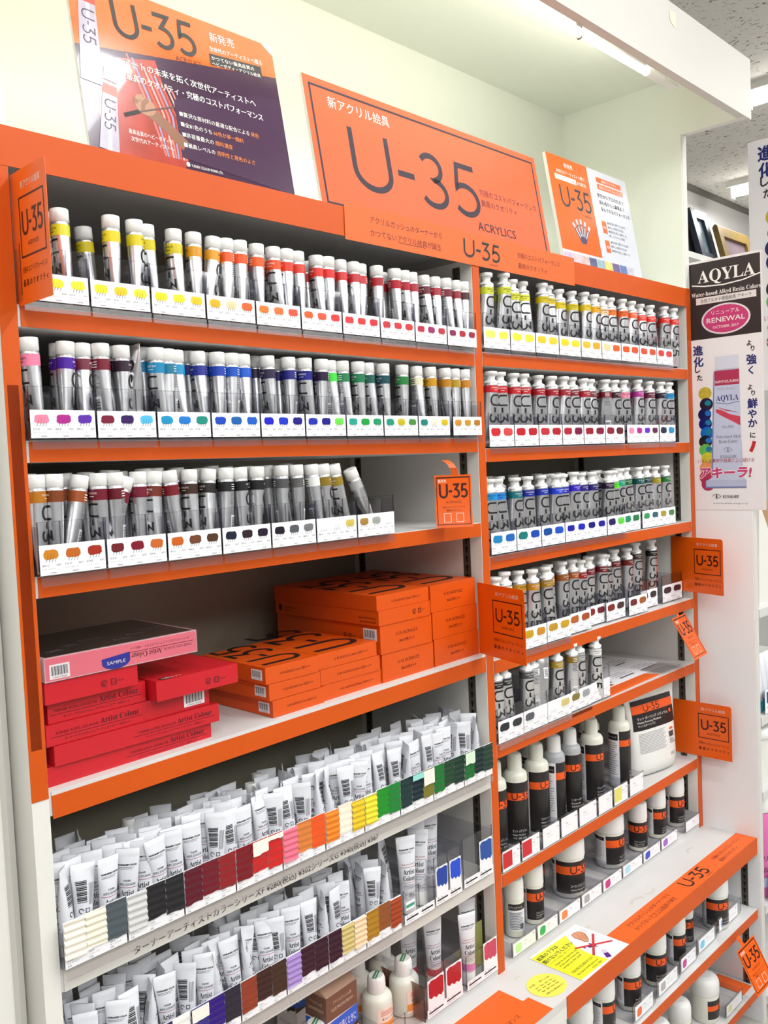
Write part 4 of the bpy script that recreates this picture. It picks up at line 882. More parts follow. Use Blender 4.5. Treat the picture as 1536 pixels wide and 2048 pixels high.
for i, (x, r, lab) in enumerate(((1.640, .0335, 'big white bottle with small black label, far end of lowest shelf'), (1.500, .0260, 'white bottle beside the big one on the lowest shelf'), (1.395, .0250, 'white bottle furthest from the hanging tag, lowest shelf'))):
    t = thing('large_bottle', lab, 'bottle', (tow(x, -.06, -.088), -.088, .0945), group='big bottles on the lowest shelf')
    MB().lathe([(r*.93, 0), (r, .003), (r, .062), (r*.97, .066)], MILK, 32).build('bottle_body', t)
    MB().lathe([(r*1.0, .066), (r*1.03, .068), (r*1.03, .092), (r*.97, .100), (r*.8, .106), (r*.5, .1085)], CAPW, 32).build('cap', t)
    label(r, .012, .058, MN[i], t, (.45, .72), .55, white=False, fs=.004)
t = thing('display_tray', 'clear tray with pale swatch on the lowest shelf', 'tray', (1.60, -.132, .0945)); place('tray_body', tray_mesh(.10, 1, .12, .034, 0, .03), t)
q = MB(); T = FRONT((.003, -.0006, .004)); q.box(0, .09, 0, .026, -.0004, 0, PAPER, T); blob(q, .02, .013, .022, .016, .0003, (226, 226, 150), T); q.build('price_card', t)
tag(MB().box(0, .05, 0, .09, 0, .0008, ORPAPER).build('paper_slip', loc=(1.725, -.125, .0948)), 'orange paper slip lying at the far end of the lowest shelf', 'paper')

# squat bottles and carton on the base deck
GRN = mat((66, 140, 92), .5)
for i, (x, y, az, lab) in enumerate(((.655, .047, .25, 'squat white bottle with orange label nearest the red swatches'), (.585, .047, .1, 'squat white bottle with orange label beside the carton'), (.668, .112, .0, 'squat white bottle behind the one nearest the red swatches'), (.600, .112, .1, 'squat white bottle standing directly behind the carton side'), (.428, .030, .2, 'squat white bottle in front of the carton, aisle side'), (.360, .060, .1, 'squat white bottle at the aisle end of the deck'), (.300, .030, .1, 'squat white bottle next to the aisle end one'))):
    t = thing('squat_bottle', lab, 'bottle', (x, y, .5045), group='squat bottles on the base deck')
    MB().lathe([(.0250, 0), (.0270, .003), (.0270, .054), (.0262, .0600), (.0230, .0650), (.0160, .0680)], MILK, 30).build('bottle_body', t)
    c = MB().lathe([(.0156, .0675), (.0164, .0690), (.0160, .0895), (.0146, .0942), (.0122, .0960)], CAPW, 26)
    c.rect(-.0125, -.004, .0125, .004, .0962, GRN, Matrix.Rotation(.5, 4, 'Z')); c.rect(-.010, -.0012, .010, .0002, .0963, PAPER, Matrix.Rotation(.5, 4, 'Z')); c.build('cap', t)
    m = MB(); patch(m, .0273, az-.9, az+.9, .008, .048, mat((250, 222, 208), .4)); patch(m, .0275, az-.9, az+.9, .012, .024, mat((246, 150, 50), .4)); f = cyl(.0276, az)
    m.text('柔らかくしなやかな', -.016, .0285, .0052, .0002, BROWNINK, fn=f, w=.033)
    for k in range(4): m.rect(-.018, .0365+.0025*k, .014-.003*k, .0375+.0025*k, .0002, mat((214, 130, 110), .5), fn=f)
    m.text('3', 0, .0145, .008, .0003, mat((250, 200, 120), .5), fn=f, al='C'); m.build('label', t)
BRN = mat((112, 74, 58), .45); BLU = mat((30, 92, 200), .4)
def gface(q, T, w, h):
    q.rect(0, 0, w, h, 0, mat((236, 226, 220), .45), T); q.rect(0, h*.70, w, h, .0001, BRN, T); q.poly([(0, h*.47), (w*.5, h*.43), (w, h*.50), (w, h*.70), (0, h*.68)], .0002, BLU, T)
    q.poly([(0, h*.41), (w*.3, h*.42), (w*.5, h*.34), (w*.7, h*.42), (w, h*.44), (w, h*.50), (w*.5, h*.43), (0, h*.47)], .0003, mat((64, 40, 34), .5), T)
    q.text('ガラスに描くときに', w*.5, h*.53, h*.11, .0004, WINK, T, w=w*.86, al='C'); q.text('GLASS PAINTING MEDIUM', w*.5, h*.80, h*.055, .0003, mat((214, 190, 170), .5), T, w=w*.7, al='C'); q.text('アクリルガッシュ用', w*.5, h*.88, h*.05, .0003, mat((214, 190, 170), .5), T, w=w*.6, al='C')
    q.ell(w*.5, h*.39, .004, .0055, .0005, PAPER, T, 14); q.text('グラスペインティングメディウム', w*.5, h*.22, h*.05, .0003, BROWNINK, T, w=w*.7, al='C')
for i, (x, y, lab) in enumerate(((.437, .012, 'brown and blue carton for glass painting medium at the front'), (.462, .120, 'brown and blue carton standing at the back of the deck'))):
    t = thing('medium_carton', lab, 'box', (x, y, .5045), (0, 0, .06), 'glass medium cartons'); w, d, h = .072, .048, .148
    MB().prism([(0, 0), (d, 0), (d, h-.012), (d*.5, h), (0, h-.012)], 0, w, mat((170, 138, 118), .5), frame((0, 0, 0), (0, 1, 0), (0, 0, 1))).build('carton', t, bevel=.0008)
    q = MB(); gface(q, FRONT((0, -.0004, 0)), w, h-.013); q.build('front_print', t)
    q = MB(); gface(q, LEFTF((-.0004, d, 0)), d, h-.013); q.build('side_print', t)
t = thing('display_tray', 'low clear tray around the squat bottles', 'tray', (.545, -.008, .5025)); place('tray_body', tray_mesh(.104, 2, .14, .045, 0, .045), t)
MB().box(.1030, .1045, .0, .12, .0016, .066, acrylic((.62, .50, .44, 1), .08, 1.6, 'brown_acrylic')).build('brown_divider', t)

# ================================================================ signs above the shelf
def board(name, label, cat, T, w, h, th, m, core=None, cut=None):
    t = thing(name, label, cat); t.matrix_world = T
    b = MB(); b.box(0, w, 0, h, -th, -.0001, core or WHITE); b.build('foam_board' if th > .002 else 'sheet', t)
    return t
LA = math.radians(9.5); UPL = (0, math.sin(LA), math.cos(LA))
PURP = mat((66, 38, 66), .18, vary=.12, scale=14, coat=.3, name='glossy_print'); ORPR = mat((236, 104, 34), .16, coat=.6, vary=.04, scale=10, name='glossy_orange_print')
t = board('promotion_board', 'large promotion board with paint tube and hand photo, standing at the outer end', 'sign', frame((.1188, .02, 1.9008), (1, 0, 0), UPL), .3425, .2475, .005, None)
q = MB(); w, h = .3425, .2475
SKIN = mat((176, 128, 96), .3); SKIN2 = mat((140, 92, 66), .3)
def tri(y0, y1, z, m): q.poly([(0, y0), (w, y0), (w, y1), (0, y1)], z, m)
q.poly([(0, 0), (w, 0), (w, h*.81), (0, h*.60)], 0, PURP); q.poly([(0, h*.59), (w, h*.795), (w, h*.94), (w-.02, h), (0, h)], .0001, ORPR)
q.poly([(.03, 0), (.14, 0), (.155, .03), (.13, .11), (.12, .158), (.04, .140), (.02, .06)], .0002, mat((176, 62, 48), .2, vary=.45, scale=28, coat=.5, name='brushed_red_print'))
for k in range(9): q.stroke([(.075+.008*k, .155-.004*k), (.10+.007*k, .08), (.115+.004*k, .02)], .003, .0003+.00001*k, mat(((206, 120, 110), (150, 150, 190), (196, 84, 60), (226, 170, 160))[k % 4], .25))
q.poly([(.141, .024), (w, .007), (w, .16), (.30, .155), (.141, .108)], .0004, mat((70, 42, 74), .2, vary=.1, scale=20, coat=.6))
q.stroke([(.150, .042), (.120, .066), (.095, .082)], .018, .00042, SKIN2); q.ell(.093, .085, .016, .013, .0005, SKIN)
for k, (a, b) in enumerate((((.086, .094), (.078, .086)), ((.091, .098), (.081, .092)), ((.098, .096), (.088, .078)), ((.104, .088), (.092, .073)))): q.stroke([a, ((a[0]+b[0])/2-.003, (a[1]+b[1])/2+.001), b], .0065, .00055+.00001*k, SKIN if k % 2 else SKIN2)
q.stroke([(.140, .0965), (.078, .073)], .0026, .0006, mat((96, 60, 50), .3)); q.stroke([(.082, .075), (.058, .064)], .0055, .00062, INK)
def ptube(x0, y0, x1, y1, wd, z, bc):
    d = Vector((x1-x0, y1-y0)); L = d.length; d /= L; n = Vector((-d.y, d.x)); P = lambda a, b: (x0+d.x*L*a+n.x*wd*b, y0+d.y*L*a+n.y*wd*b)
    q.poly([P(.16, -.42), P(1, -.62), P(1, .62), P(.16, .42)], z, mat((176, 168, 186), .2, vary=.2, scale=50)); q.poly([P(.16, -.05), P(1, -.1), P(1, .15), P(.16, .12)], z+.00005, mat((226, 220, 232), .2)); q.poly([P(0, -.40), P(.15, -.42), P(.15, .42), P(0, .40)], z+.0001, mat((236, 234, 236), .3)); q.poly([P(.2, -.43), P(.32, -.46), P(.32, .46), P(.2, .43)], z+.0001, mat(bc, .3))
    a = P(.38, -.34); q.logo(a[0], a[1], wd*.72, z+.0002, mat((66, 50, 84), .3), rot=math.atan2(d.y, d.x), sx=1.05)
ptube(.046, .124, .0275, .008, .023, .0007, (216, 120, 110)); ptube(.030, .262, .0170, .098, .026, .00065, (200, 60, 50))
q.logo(.063, .176, .052, .0006, INK, sx=1.03, rot=.055, wt=.12)
q.text('ACRYLICS', .156, .1695, .0105, .0006, INK, w=.044, rot=.06)
q.text('新発売', .2225, .2200, .0155, .0006, WINK, w=.045, rot=.055); q.text('次世代のアーティストへ贈る', .219, .2030, .0085, .0006, WINK, w=.099, rot=.075)
q.poly([(.217, .181), (.314, .190), (.314, .2065), (.217, .1985)], .0006, INK); q.text('かつてない最高品質の', .220, .1900, .0068, .0008, WINK, w=.080, rot=.075); q.text('ヘビーボディ・アクリル絵具', .220, .1815, .0066, .0008, WINK, w=.091, rot=.075)
q.text('アートの未来を拓く次世代アーティストへ', .069, .1370, .0118, .0008, WINK, w=.222); q.text('アートの未来を拓く次世代アーティストへ', .0694, .1370, .0118, .0009, WINK, w=.222)
q.text('最高のクオリティ・究極のコストパフォーマンス', .069, .1170, .0118, .0008, WINK, w=.232); q.text('最高のクオリティ・究極のコストパフォーマンス', .0694, .1170, .0118, .0009, WINK, w=.232)
for k, (a, b) in enumerate((('■贅沢な原材料の最適な配合による', '発色'), ('■全81色のうち', '66色が単一顔料'), ('■許容量最大の', '顔料濃度'), ('■最高レベルの', '透明性と発色のよさ'))):
    y = .0860-.0150*k; q.text(a, .147, y, .0078, .0008, WINK); ww = textmesh(a); q.text(b, .147+(ww[3]-ww[2])*.0078+.003, y, .0078, .0008, mat((244, 140, 60), .3))
q.text('最高品質のヘビーボディを', .0605, .0400, .0075, .0008, WINK, w=.068); q.text('次世代のアーティストへ', .0625, .0300, .0075, .0008, WINK, w=.066)
q.ell(.149, .0155, .0032, .0036, .0008, WINK, n=16); q.text('TURNER COLOUR WORKS LTD.', .154, .0130, .0055, .0008, WINK, w=.054)
q.build('front_print', t)

SALM = mat((232, 92, 42), .48, spec=.35, vary=.03, scale=7, name='laminated_orange'); NAVYI = mat((52, 42, 56), .55, spec=.3)
t = board('main_sign', 'wide orange sign leaning on the cream wall in the centre', 'sign', frame((.5187, .02, 1.9008), (1, 0, 0), UPL), .6545, .2235, .006, None)
q = MB(); w, h = .6545, .2235
q.rect(0, 0, w, h, 0, SALM); q.ring(.0115, .008, .6430, .2118, .0042, .0002, NAVYI)
q.text('新アクリル絵具', .050, .1800, .0215, .0002, WINK, w=.147)
q.logo(.083, .047, .108, .0002, NAVYI, sx=1.30, rnd=True, wt=.105)
q.text('究極のコストパフォーマンス', .4345, .1010, .0152, .0002, NAVYI, w=.1935); q.text('最高のクオリティ', .4345, .0800, .0150, .0002, NAVYI, w=.118)
q.text('ACRYLICS', .410, .0270, .0245, .0002, NAVYI, w=.124); q.text('ACRYLICS', .4105, .0272, .0245, .0003, NAVYI, w=.124)
q.build('front_print', t)
t = board('product_card_board', 'half orange half white product board by the cream side panel', 'sign', frame((1.2475, .033, 1.9008), (1, 0, 0), UPL), .3515, .2600, .008, None)
q = MB(); w, h = .3515, .2600; PALE = mat((214, 218, 228), .25, coat=.4)
q.rect(0, 0, w, h, 0, PALE); q.rect(0, .040, .169, h, .0002, ORPR)
q.text('新発売', .068, .238, .0120, .0004, WINK, w=.036); q.text('次世代のアーティストへ贈る', .030, .2205, .0095, .0004, WINK, w=.118)
q.rect(.022, .2035, .110, .2155, .0004, WINK); q.text('かつてないアクリル絵具', .024, .206, .0085, .0006, BROWNINK, w=.084); q.text('が誕生', .113, .206, .0085, .0004, WINK, w=.040)
q.logo(.032, .142, .050, .0004, INK, sx=1.02, wt=.12); q.text('ACRYLICS', .121, .1300, .0070, .0004, INK, w=.034)
for k in range(5):
    a = math.radians(128-19*k); bx, by = .098, .060
    q.stroke([(bx+.006*math.cos(a), by+.004), (bx+.052*math.cos(a), by+.055*math.sin(a))], .0085, .0004+.00002*k, mat((70, 60, 96), .3)); q.stroke([(bx+.046*math.cos(a), by+.049*math.sin(a)), (bx+.058*math.cos(a), by+.061*math.sin(a))], .0080, .0006, mat((210, 190, 200), .3)); q.stroke([(bx+.020*math.cos(a), by+.021*math.sin(a)), (bx+.042*math.cos(a), by+.045*math.sin(a))], .0028, .0007, WINK)
q.rect(.206, .2310, .322, .2440, .0003, ORPR); q.text('最高のクオリティ', .264, .2345, .0075, .0005, WINK, w=.070, al='C'); q.rect(.206, .2140, .326, .2270, .0003, ORPR); q.text('究極のコストパフォーマンス', .266, .2175, .0075, .0005, WINK, w=.104, al='C')
for k, s_ in enumerate(('学生からプロの方まで', '初心者から上級者まで', '安心できるパフォーマンス')): q.text(s_, .198+.004*k, .1935-.0165*k, .0118, .0003, INK, w=(.124, .118, .134)[k]); q.text(s_, .1984+.004*k, .1935-.0165*k, .0118, .0004, INK, w=(.124, .118, .134)[k])
for k, yb in enumerate((.105, .058)):
    q.rect(.196, yb, .216, yb+.030, .0003, ORPR); q.text(('特長', '用途')[k], .206, yb+.011, .0075, .0005, WINK, al='C')
    for l_ in range(3+(k == 0)): q.text(('●高彩度で鮮やかな発色', '●美しい厚塗りが可能', '●耐光性に優れる', '●しなやかな塗膜')[l_], .222, yb+.026-.0105*l_, .0070, .0003, GREYINK, w=.085-.012*(l_ % 2))
for k in range(9): q.rect(.004+.0345*k, .004, .036+.0345*k, .034, .0003, mat(((196, 176, 206), (226, 190, 196), (206, 180, 176), (86, 92, 130), (146, 176, 186), (226, 206, 120), (110, 90, 140), (96, 120, 176), (196, 196, 206))[k], .3, vary=.5, scale=90))
q.build('front_print', t)

# banner strips
def banner(q, w, h, T):
    q.rect(0, 0, w, h, 0, ORPAPER, T)
    q.text('アクリルガッシュのターナーから', .058, h*.60, .0125, .0002, BROWNINK, T, w=.183); q.text('かつてないアクリル絵具が誕生', .058, h*.24, .0125, .0002, BROWNINK, T, w=.180); q.rect(.126, h*.20, .195, h*.215, .0002, BROWNINK, T)
    q.logo(.302, h*.22, .0330, .0002, INK, T, sx=1.36, wt=.15); q.text('ACRYLICS', .380, h*.09, .0055, .0002, BROWNINK, T, w=.026)
    q.text('究極のコストパフォーマンス', .472, h*.56, .0120, .0002, BROWNINK, T, w=.152); q.text('最高のクオリティ', .474, h*.22, .0120, .0002, BROWNINK, T, w=.100)
t = thing('paper_banner', 'orange paper banner taped over the header band below the main sign', 'banner', (.5431, -.0030, 1.8490)); q = MB(); q.box(0, .6805, .0002, .0006, 0, .0585, ORPAPER); banner(q, .6805, .0585, FRONT((0, 0, 0))); q.build('sheet', t)
t = thing('paper_banner', 'orange paper banner lying along the ledge beside the yellow sign', 'banner', (1.1290, -.1408, .4884)); q = MB(); q.box(0, .6560, 0, .0525, 0, .0003, ORPAPER); banner(q, .6560, .0525, UPF((0, 0, .0004))); q.build('sheet', t)
t = thing('paper_banner', 'orange paper banner lying at the aisle end of the ledge front', 'banner', (.1660, -.1415, .4884)); q = MB(); q.box(0, .6800, 0, .0545, 0, .0003, ORPAPER); banner(q, .6800, .0545, UPF((0, 0, .0004))); q.build('sheet', t)
tag(MB().box(0, .40, 0, .055, 0, .0004, ORPAPER).build('orange_sheet', loc=(.430, -.0868, .4884)), 'plain orange paper sheet behind the aisle end banner on the ledge', 'paper')

# cards clipped to the posts
def tab_card(label, bl, ang, w, h, box_w, name='shelf_talker', curl=0.0):
    d = (math.cos(math.radians(ang)), math.sin(math.radians(ang)), 0)
    t = thing(name, label, 'shelf talker'); t.matrix_world = frame(bl, d, (0, 0, 1))
    q = MB(); r = .007
    pts = [(0, 0), (w, 0)]+[(w-r+r*math.cos(a*PI/8), h-r+r*math.sin(a*PI/8)) for a in range(5)]+[(0, h)]
    q.prism(pts, -.0008, 0, ORCARD); x1 = w-.007; x0 = x1-box_w; cx = (x0+x1)/2
    q.ring(x0, h*.345, x1, h*.80, .0021, .0002, INKB)
    q.text('新アクリル絵具', cx, h*.86, h*.062, .0002, mat((226, 214, 206), .35), w=box_w*.78, al='C')
    q.logo(cx-box_w*.40, h*.505, h*.185, .0002, INKB, sx=box_w*.325/(h*.185), wt=.155); q.text('ACRYLICS', cx, h*.425, h*.045, .0002, INKB, w=box_w*.42, al='C')
    q.text('究極のコストパフォーマンス', cx, h*.235, h*.052, .0002, INKB, w=box_w*.98, al='C'); q.text('最 高 の ク オ リ テ ィ', cx, h*.135, h*.058, .0002, INKB, w=box_w*.98, al='C'); q.text('最 高 の ク オ リ テ ィ', cx+.0003, h*.135, h*.058, .0003, INKB, w=box_w*.98, al='C')
    q.build('card', t)
    return t
INKB = mat((58, 12, 8), .4)
tab_card('orange logo card projecting from the outer post beside yellow tubes', (.0030, .0050, 1.6925), -90.8, .0915, .1525, .064)
tab_card('orange card projecting from the middle post beside orange boxes', (.866, .0110, 1.1200), -107.9, .1446, .1355, .090)
tab_card('upper orange card projecting from the far side panel', (1.755, .0560, 1.1215), -107.6, .1690, .1415, .085)
tab_card('lower orange card projecting beside the white pouch', (1.7555, .0600, .6850), -90, .1555, .1430, .082)
def pop(label, T, w, h, stem, curl=.0):
    t = thing('hanging_tag', label, 'hanging tag'); t.matrix_world = T
    q = MB()
    bend = lambda x, y, z: (x, y, z+curl*(1-y/h)**2*h)
    n = 10; vs = []; fs = []
    for k in (0, 1):
        for j in range(n+1): vs += [bend(0, h*j/n, -.0006*k), bend(w, h*j/n, -.0006*k)]
    for j in range(n): a = 2*j; b = a+2*(n+1); fs += [(a, a+1, a+3, a+2), (b, b+2, b+3, b+1), (a, a+2, b+2, b), (a+1, b+1, b+3, a+3)]
    q.add(vs, fs, ORCARD)
    q.rect(w*.04, h*.94, w*.96, h*.965, .0002, INKB, fn=bend); q.rect(w*.04, h*.05, w*.96, h*.065, .0002, INKB, fn=bend)
    for j in range(8):
        for xx in (.04, .94): q.rect(w*xx, h*(.05+.89*j/8), w*(xx+.02), h*(.05+.89*(j+1)/8), .0002, INKB, fn=bend)
    q.text('新発売', w*.10, h*.86, h*.070, .0002, WINK, w=w*.22, fn=bend); q.logo(w*.12, h*.56, h*.27, .0002, INKB, sx=w*.31/(h*.27), fn=bend, wt=.15); q.text('ACRYLICS', w*.5, h*.46, h*.062, .0002, INKB, w=w*.42, al='C', fn=bend)
    q.text('究極のコストパフォーマンス', w*.5, h*.37, h*.040, .0002, INKB, w=w*.62, al='C', fn=bend); q.text('最高のクオリティ', w*.5, h*.31, h*.040, .0002, INKB, w=w*.40, al='C', fn=bend)
    for xx in (.22, .56): q.ring(w*xx, h*.10, w*(xx+.2), h*.27, w*.012, .0002, mat((240, 226, 214), .4), fn=bend)
    q.build('card', t)
    q = MB(); st = stem
    L = [(p[0]-st[0][3], p[1], p[2]) for p in st]; Rr = [(p[0]+st[0][3], p[1], p[2]) for p in st]
    n = len(st); q.add(L+Rr, [(i, i+1, n+i+1, n+i) for i in range(n-1)], ORCARD); q.build('strip', t)
    return t
a46 = math.radians(-46)
pop('orange tag hanging by a curled strip under the second small-tube shelf', frame((.7215, -.016, 1.372), (math.cos(a46), math.sin(a46), 0), (0, 0, 1)), .0640, .0915, [(.036, .0910, -.0003, .006), (.036, .097, .0015, .006), (.033, .104, .004, .006), (.029, .111, .002, .006), (.024, .116, -.006, .006), (.020, .118, -.022, .006)], curl=.10)
pop('tilted orange tag hanging under the fourth large-tube shelf by the side panel', frame((1.6294, -.0611, .9686), (.0809, .0041, .0025), (-.0056, .0561, .1006)), .0811, .1140, [(.040, .1135, 0, .006), (.040, .119, .001, .006), (.039, .126, -.004, .006)])
pop('tilted orange tag sticking out at the far end below the ledge', frame((1.6154, -.2047, .1716), (.079, -.0096, .0135), (-.0119, .0447, .101)), .0800, .1110, [(.030, .1105, 0, .0065), (.026, .122, .002, .0065), (.022, .138, .004, .0065)])
# yellow notices on the ledge
t = thing('yellow_notice', 'yellow and white notice sheet asking not to open paint caps, on the ledge', 'sign', (.955, -.1400, .4884)); q = MB(); T = UPF((0, 0, .0007))
YEL = mat((238, 240, 40), .35, coat=.3, name='yellow_print'); LAM = mat((240, 240, 244), .3, coat=.4)
q.box(0, .1715, .0005, .1265, 0, .0006, LAM); q.poly([(0, .007), (.0965, .0045), (.0935, .017), (.0905, .040), (.0920, .060), (.098, .083), (.108, .102), (.120, .1170), (.0, .1215)], .0002, YEL, T)
DK = mat((60, 58, 30), .5)
q.text('絵具のフタは', .004, .1035, .0128, .0004, DK, T, w=.068); q.text('絵具のフタは', .0044, .1037, .0128, .0005, DK, T, w=.068); q.text('開けないでください', .003, .0880, .0128, .0004, DK, T, w=.102); q.text('開けないでください', .0034, .0882, .0128, .0005, DK, T, w=.102)
q.text('いつもきれいな売場にご協力ください', .006, .0800, .0045, .0004, mat((140, 140, 40), .5), T, w=.080)
for k, s_ in enumerate(('Please do not open the cap', 'of the paint. Check the', 'sample on the shelf.')): q.text(s_, .012, .0690-.0085*k, .0070, .0004, DK, T, w=.074-.004*k)
q.text('中身が飛び出る事があります', .010, .0290, .0080, .0004, DK, T, w=.074); q.text('the liquid could spurt out', .010, .0185, .0068, .0004, DK, T, w=.074); q.text('of the tube.', .050, .0095, .0066, .0004, DK, T, w=.034)
hp = [(.128, .108), (.140, .109), (.150, .104), (.153, .096), (.150, .088), (.142, .078), (.134, .071), (.127, .068), (.123, .073), (.124, .084), (.122, .096)]
q.poly(hp, .0003, mat((216, 150, 110), .4), T); q.stroke(hp+[hp[0]], .0008, .0004, mat((90, 60, 50), .5), T)
for a, b in (((.146, .098), (.132, .078)), ((.150, .092), (.137, .076)), ((.138, .102), (.127, .082))): q.stroke([a, b], .0007, .0005, mat((110, 70, 55), .5), T)
q.stroke([(.158, .106), (.161, .098), (.160, .090)], .0009, .0003, GREYINK, T)
REDX = mat((206, 46, 50), .4); VIO = mat((84, 20, 130), .4)
tb = [(.1180, .0330), (.1240, .0270), (.1100, .0035), (.0990, .0085)]
q.poly([tb[0], tb[1], (.1180, .0170), (.1090, .0220)], .0003, mat((214, 206, 226), .4), T); q.poly([(.1090, .0220), (.1180, .0170), tb[2], tb[3]], .0003, VIO, T)
sp = [(.121+(.0125 if k % 2 else .0060)*math.cos(2*PI*k/14), .054+(.0120 if k % 2 else .0062)*math.sin(2*PI*k/14)) for k in range(14)]
q.poly(sp, .0003, VIO, T); q.ell(.103, .062, .0022, .0035, .0003, VIO, T, 12); q.ell(.112, .057, .002, .0034, .0003, VIO, T, 12)
q.stroke([(.1606, .0765), (.0899, .0327)], .0050, .0005, REDX, T); q.stroke([(.0877, .0751), (.1622, .0321)], .0050, .00055, REDX, T)
q.build('sheet', t)
t = thing('round_note', 'oval yellow note with handwritten price list on the ledge', 'note', (.9005, -.0915, .4884), (0, 0, -.1)); q = MB(); T = UPF((0, 0, .0007)); YN = mat((250, 236, 92), .45, name='yellow_note')
q.lathe([(.0405, 0), (.0405, .0006)], YN, 36, Matrix.Diagonal((1.0, .88, 1, 1)))
q.text('U-35', -.030, .0135, .0075, .0003, DK, T); 
for k in range(4):
    q.text(('20ml', '50ml', 'Aml', 'Bml')[k], -.026+.014*k, .0040, .0046, .0003, DK, T); q.text(('¥297', '¥429', '¥561', '¥693')[k], -.028+.0145*k, -.0035, .0046, .0003, DK, T); q.text(('¥880', '¥990', '¥410', '¥530')[k], -.024+.013*k, -.0110, .0044, .0003, DK, T)
q.text('記載のない物は¥297です', -.024, -.0215, .0052, .0003, DK, T, w=.050); q.text('20色 セット 60ml', -.004, .0140, .0050, .0003, DK, T, w=.030)
q.build('note', t)

# ================================================================ posters at the far side
def aqyla(name, label, loc, w, h, head=True):
    t = thing(name, label, 'poster'); t.matrix_world = LEFTF(loc); kx, ky = w/.186, h/(.638 if head else .436)
    q = MB(); q.box(0, w, 0, h, -.0005, 0, mat((238, 234, 236), .45, name='poster_paper'))
    q.T = Matrix.Translation((0 if head else .017, 0, 0)) @ Matrix.Diagonal((kx, ky, 1, 1)); BK = mat((42, 34, 36), .4); NV = mat((24, 34, 110), .4); MAG = mat((200, 58, 118), .4); CR = mat((176, 44, 84), .4)
    hd = q if head else MB()
    hd.rect(.001, .4385, .1825, .632, .0002, BK)
    hd.text(serif('AQYLA'), .097, .5815, .0440, .0004, WINK, w=.146, al='C'); hd.stroke([(.008, .5780), (.04, .5720), (.09, .5690), (.14, .5730), (.183, .5830)], .0030, .0004, WINK)
    hd.text(serif('Water-based Alkyd Resin Colors'), .0945, .5475, .0150, .0004, WINK, w=.176, al='C')
    hd.rect(.018, .5270, .172, .5440, .0004, mat((226, 222, 220), .4)); hd.text('水性アルキド樹脂絵具 アキーラ', .095, .5310, .0110, .0006, INK, w=.130, al='C')
    hd.ell(.094, .4840, .0630, .0385, .0004, mat((226, 218, 222), .4)); hd.ell(.094, .4840, .0580, .0345, .0006, MAG)
    hd.text('リニューアル', .094, .4970, .0125, .0008, WINK, w=.072, al='C'); hd.text('RENEWAL', .094, .4770, .0175, .0008, WINK, w=.098, al='C'); hd.text('RENEWAL', .0944, .4772, .0175, .0009, WINK, w=.098, al='C'); hd.text('OCTOBER ,2017', .094, .4620, .0090, .0008, WINK, w=.066, al='C')
    for k, (c, hh, x) in enumerate((('進', .027, .0075), ('化', .027, .0085), ('し', .020, .011), ('た', .017, .016))):
        q.btext(c, x, (.4010, .3720, .3560, .3350)[k], hh, .0003, NV if k < 2 else BK, b=.035)
    for k, (c, hh, x) in enumerate((('よ', .015, .146), ('り', .015, .156), ('強', .026, .145), ('く', .022, .149), ('よ', .015, .146), ('り', .015, .155), ('鮮', .026, .145), ('や', .024, .146), ('か', .024, .146), ('に', .016, .150))):
        q.btext(c, x, (.4100, .3960, .3650, .3400, .3010, .2860, .2560, .2310, .2080, .1810)[k], hh, .0003, NV if k in (2, 3, 6, 7, 8) else BK, b=.035)
    q.stroke([(.160, .172), (.156, .158), (.150, .146)], .009, .0003, mat((196, 30, 44), .4, vary=.3, scale=120))
    LV = mat((196, 202, 226), .35, vary=.06, scale=30); DL = mat((120, 128, 176), .4)
    for k, (c, y) in enumerate((((196, 178, 60), .300), ((40, 22, 52), .272), ((22, 26, 84), .246), ((20, 30, 110), .222), ((20, 104, 200), .198), ((24, 30, 40), .176), ((90, 186, 90), .154), ((206, 196, 60), .132), ((230, 150, 90), .108), ((184, 50, 80), .084), ((170, 40, 84), .066))):
        q.ell(.036+.003*math.sin(k*2), y, .0175, .0165, .0003+.00003*k, mat(c, .25, vary=.3, scale=110)); 
        if 1 <= k <= 6: q.ell(.043, y+.003, .0085, .007, .0004+.00004*k, mat(((30, 120, 160), (20, 130, 150), (30, 110, 190))[k % 3], .25))
    q.poly([(.060, .352), (.124, .352), (.130, .082), (.138, .074), (.138, .0560), (.032, .0560), (.032, .074), (.048, .082)], .0009, DL); q.poly([(.0625, .3560), (.1255, .3560), (.1290, .085), (.1385, .076), (.0380, .076), (.0520, .085)], .0010, LV); q.rect(.0345, .0600, .1385, .0765, .0011, mat((180, 186, 214), .35)); q.rect(.0650, .3570, .1250, .3905, .0011, mat((214, 218, 232), .35))
    q.rect(.0625, .3170, .1258, .3545, .0012, CR); q.text('NAPHTHOL RUBINE', .094, .3230, .0095, .0014, WINK, w=.060, al='C'); q.text('ナフトール ルビン', .094, .3050, .0075, .0012, GREYINK, w=.048, al='C')
    q.text(serif('AQYLA'), .094, .2780, .0200, .0012, NV, w=.058, al='C'); q.stroke([(.064, .2740), (.094, .2690), (.124, .2740)], .0012, .0012, NV)
    q.poly([(.0640, .258), (.080, .254), (.100, .243), (.126, .236), (.126, .2130), (.104, .226), (.078, .240), (.0640, .250)], .0012, mat((206, 60, 84), .4)); q.poly([(.0640, .2640), (.090, .2520), (.122, .2460), (.110, .2480), (.088, .2560)], .0013, mat((206, 60, 84), .4))
    q.text('No.006', .094, .2080, .0105, .0012, GREYINK, w=.030, al='C'); q.text(serif('Water-based Alkyd'), .094, .1830, .0110, .0012, GREYINK, w=.062, al='C'); q.text(serif('Resin Colors'), .094, .1710, .0110, .0012, GREYINK, w=.048, al='C')
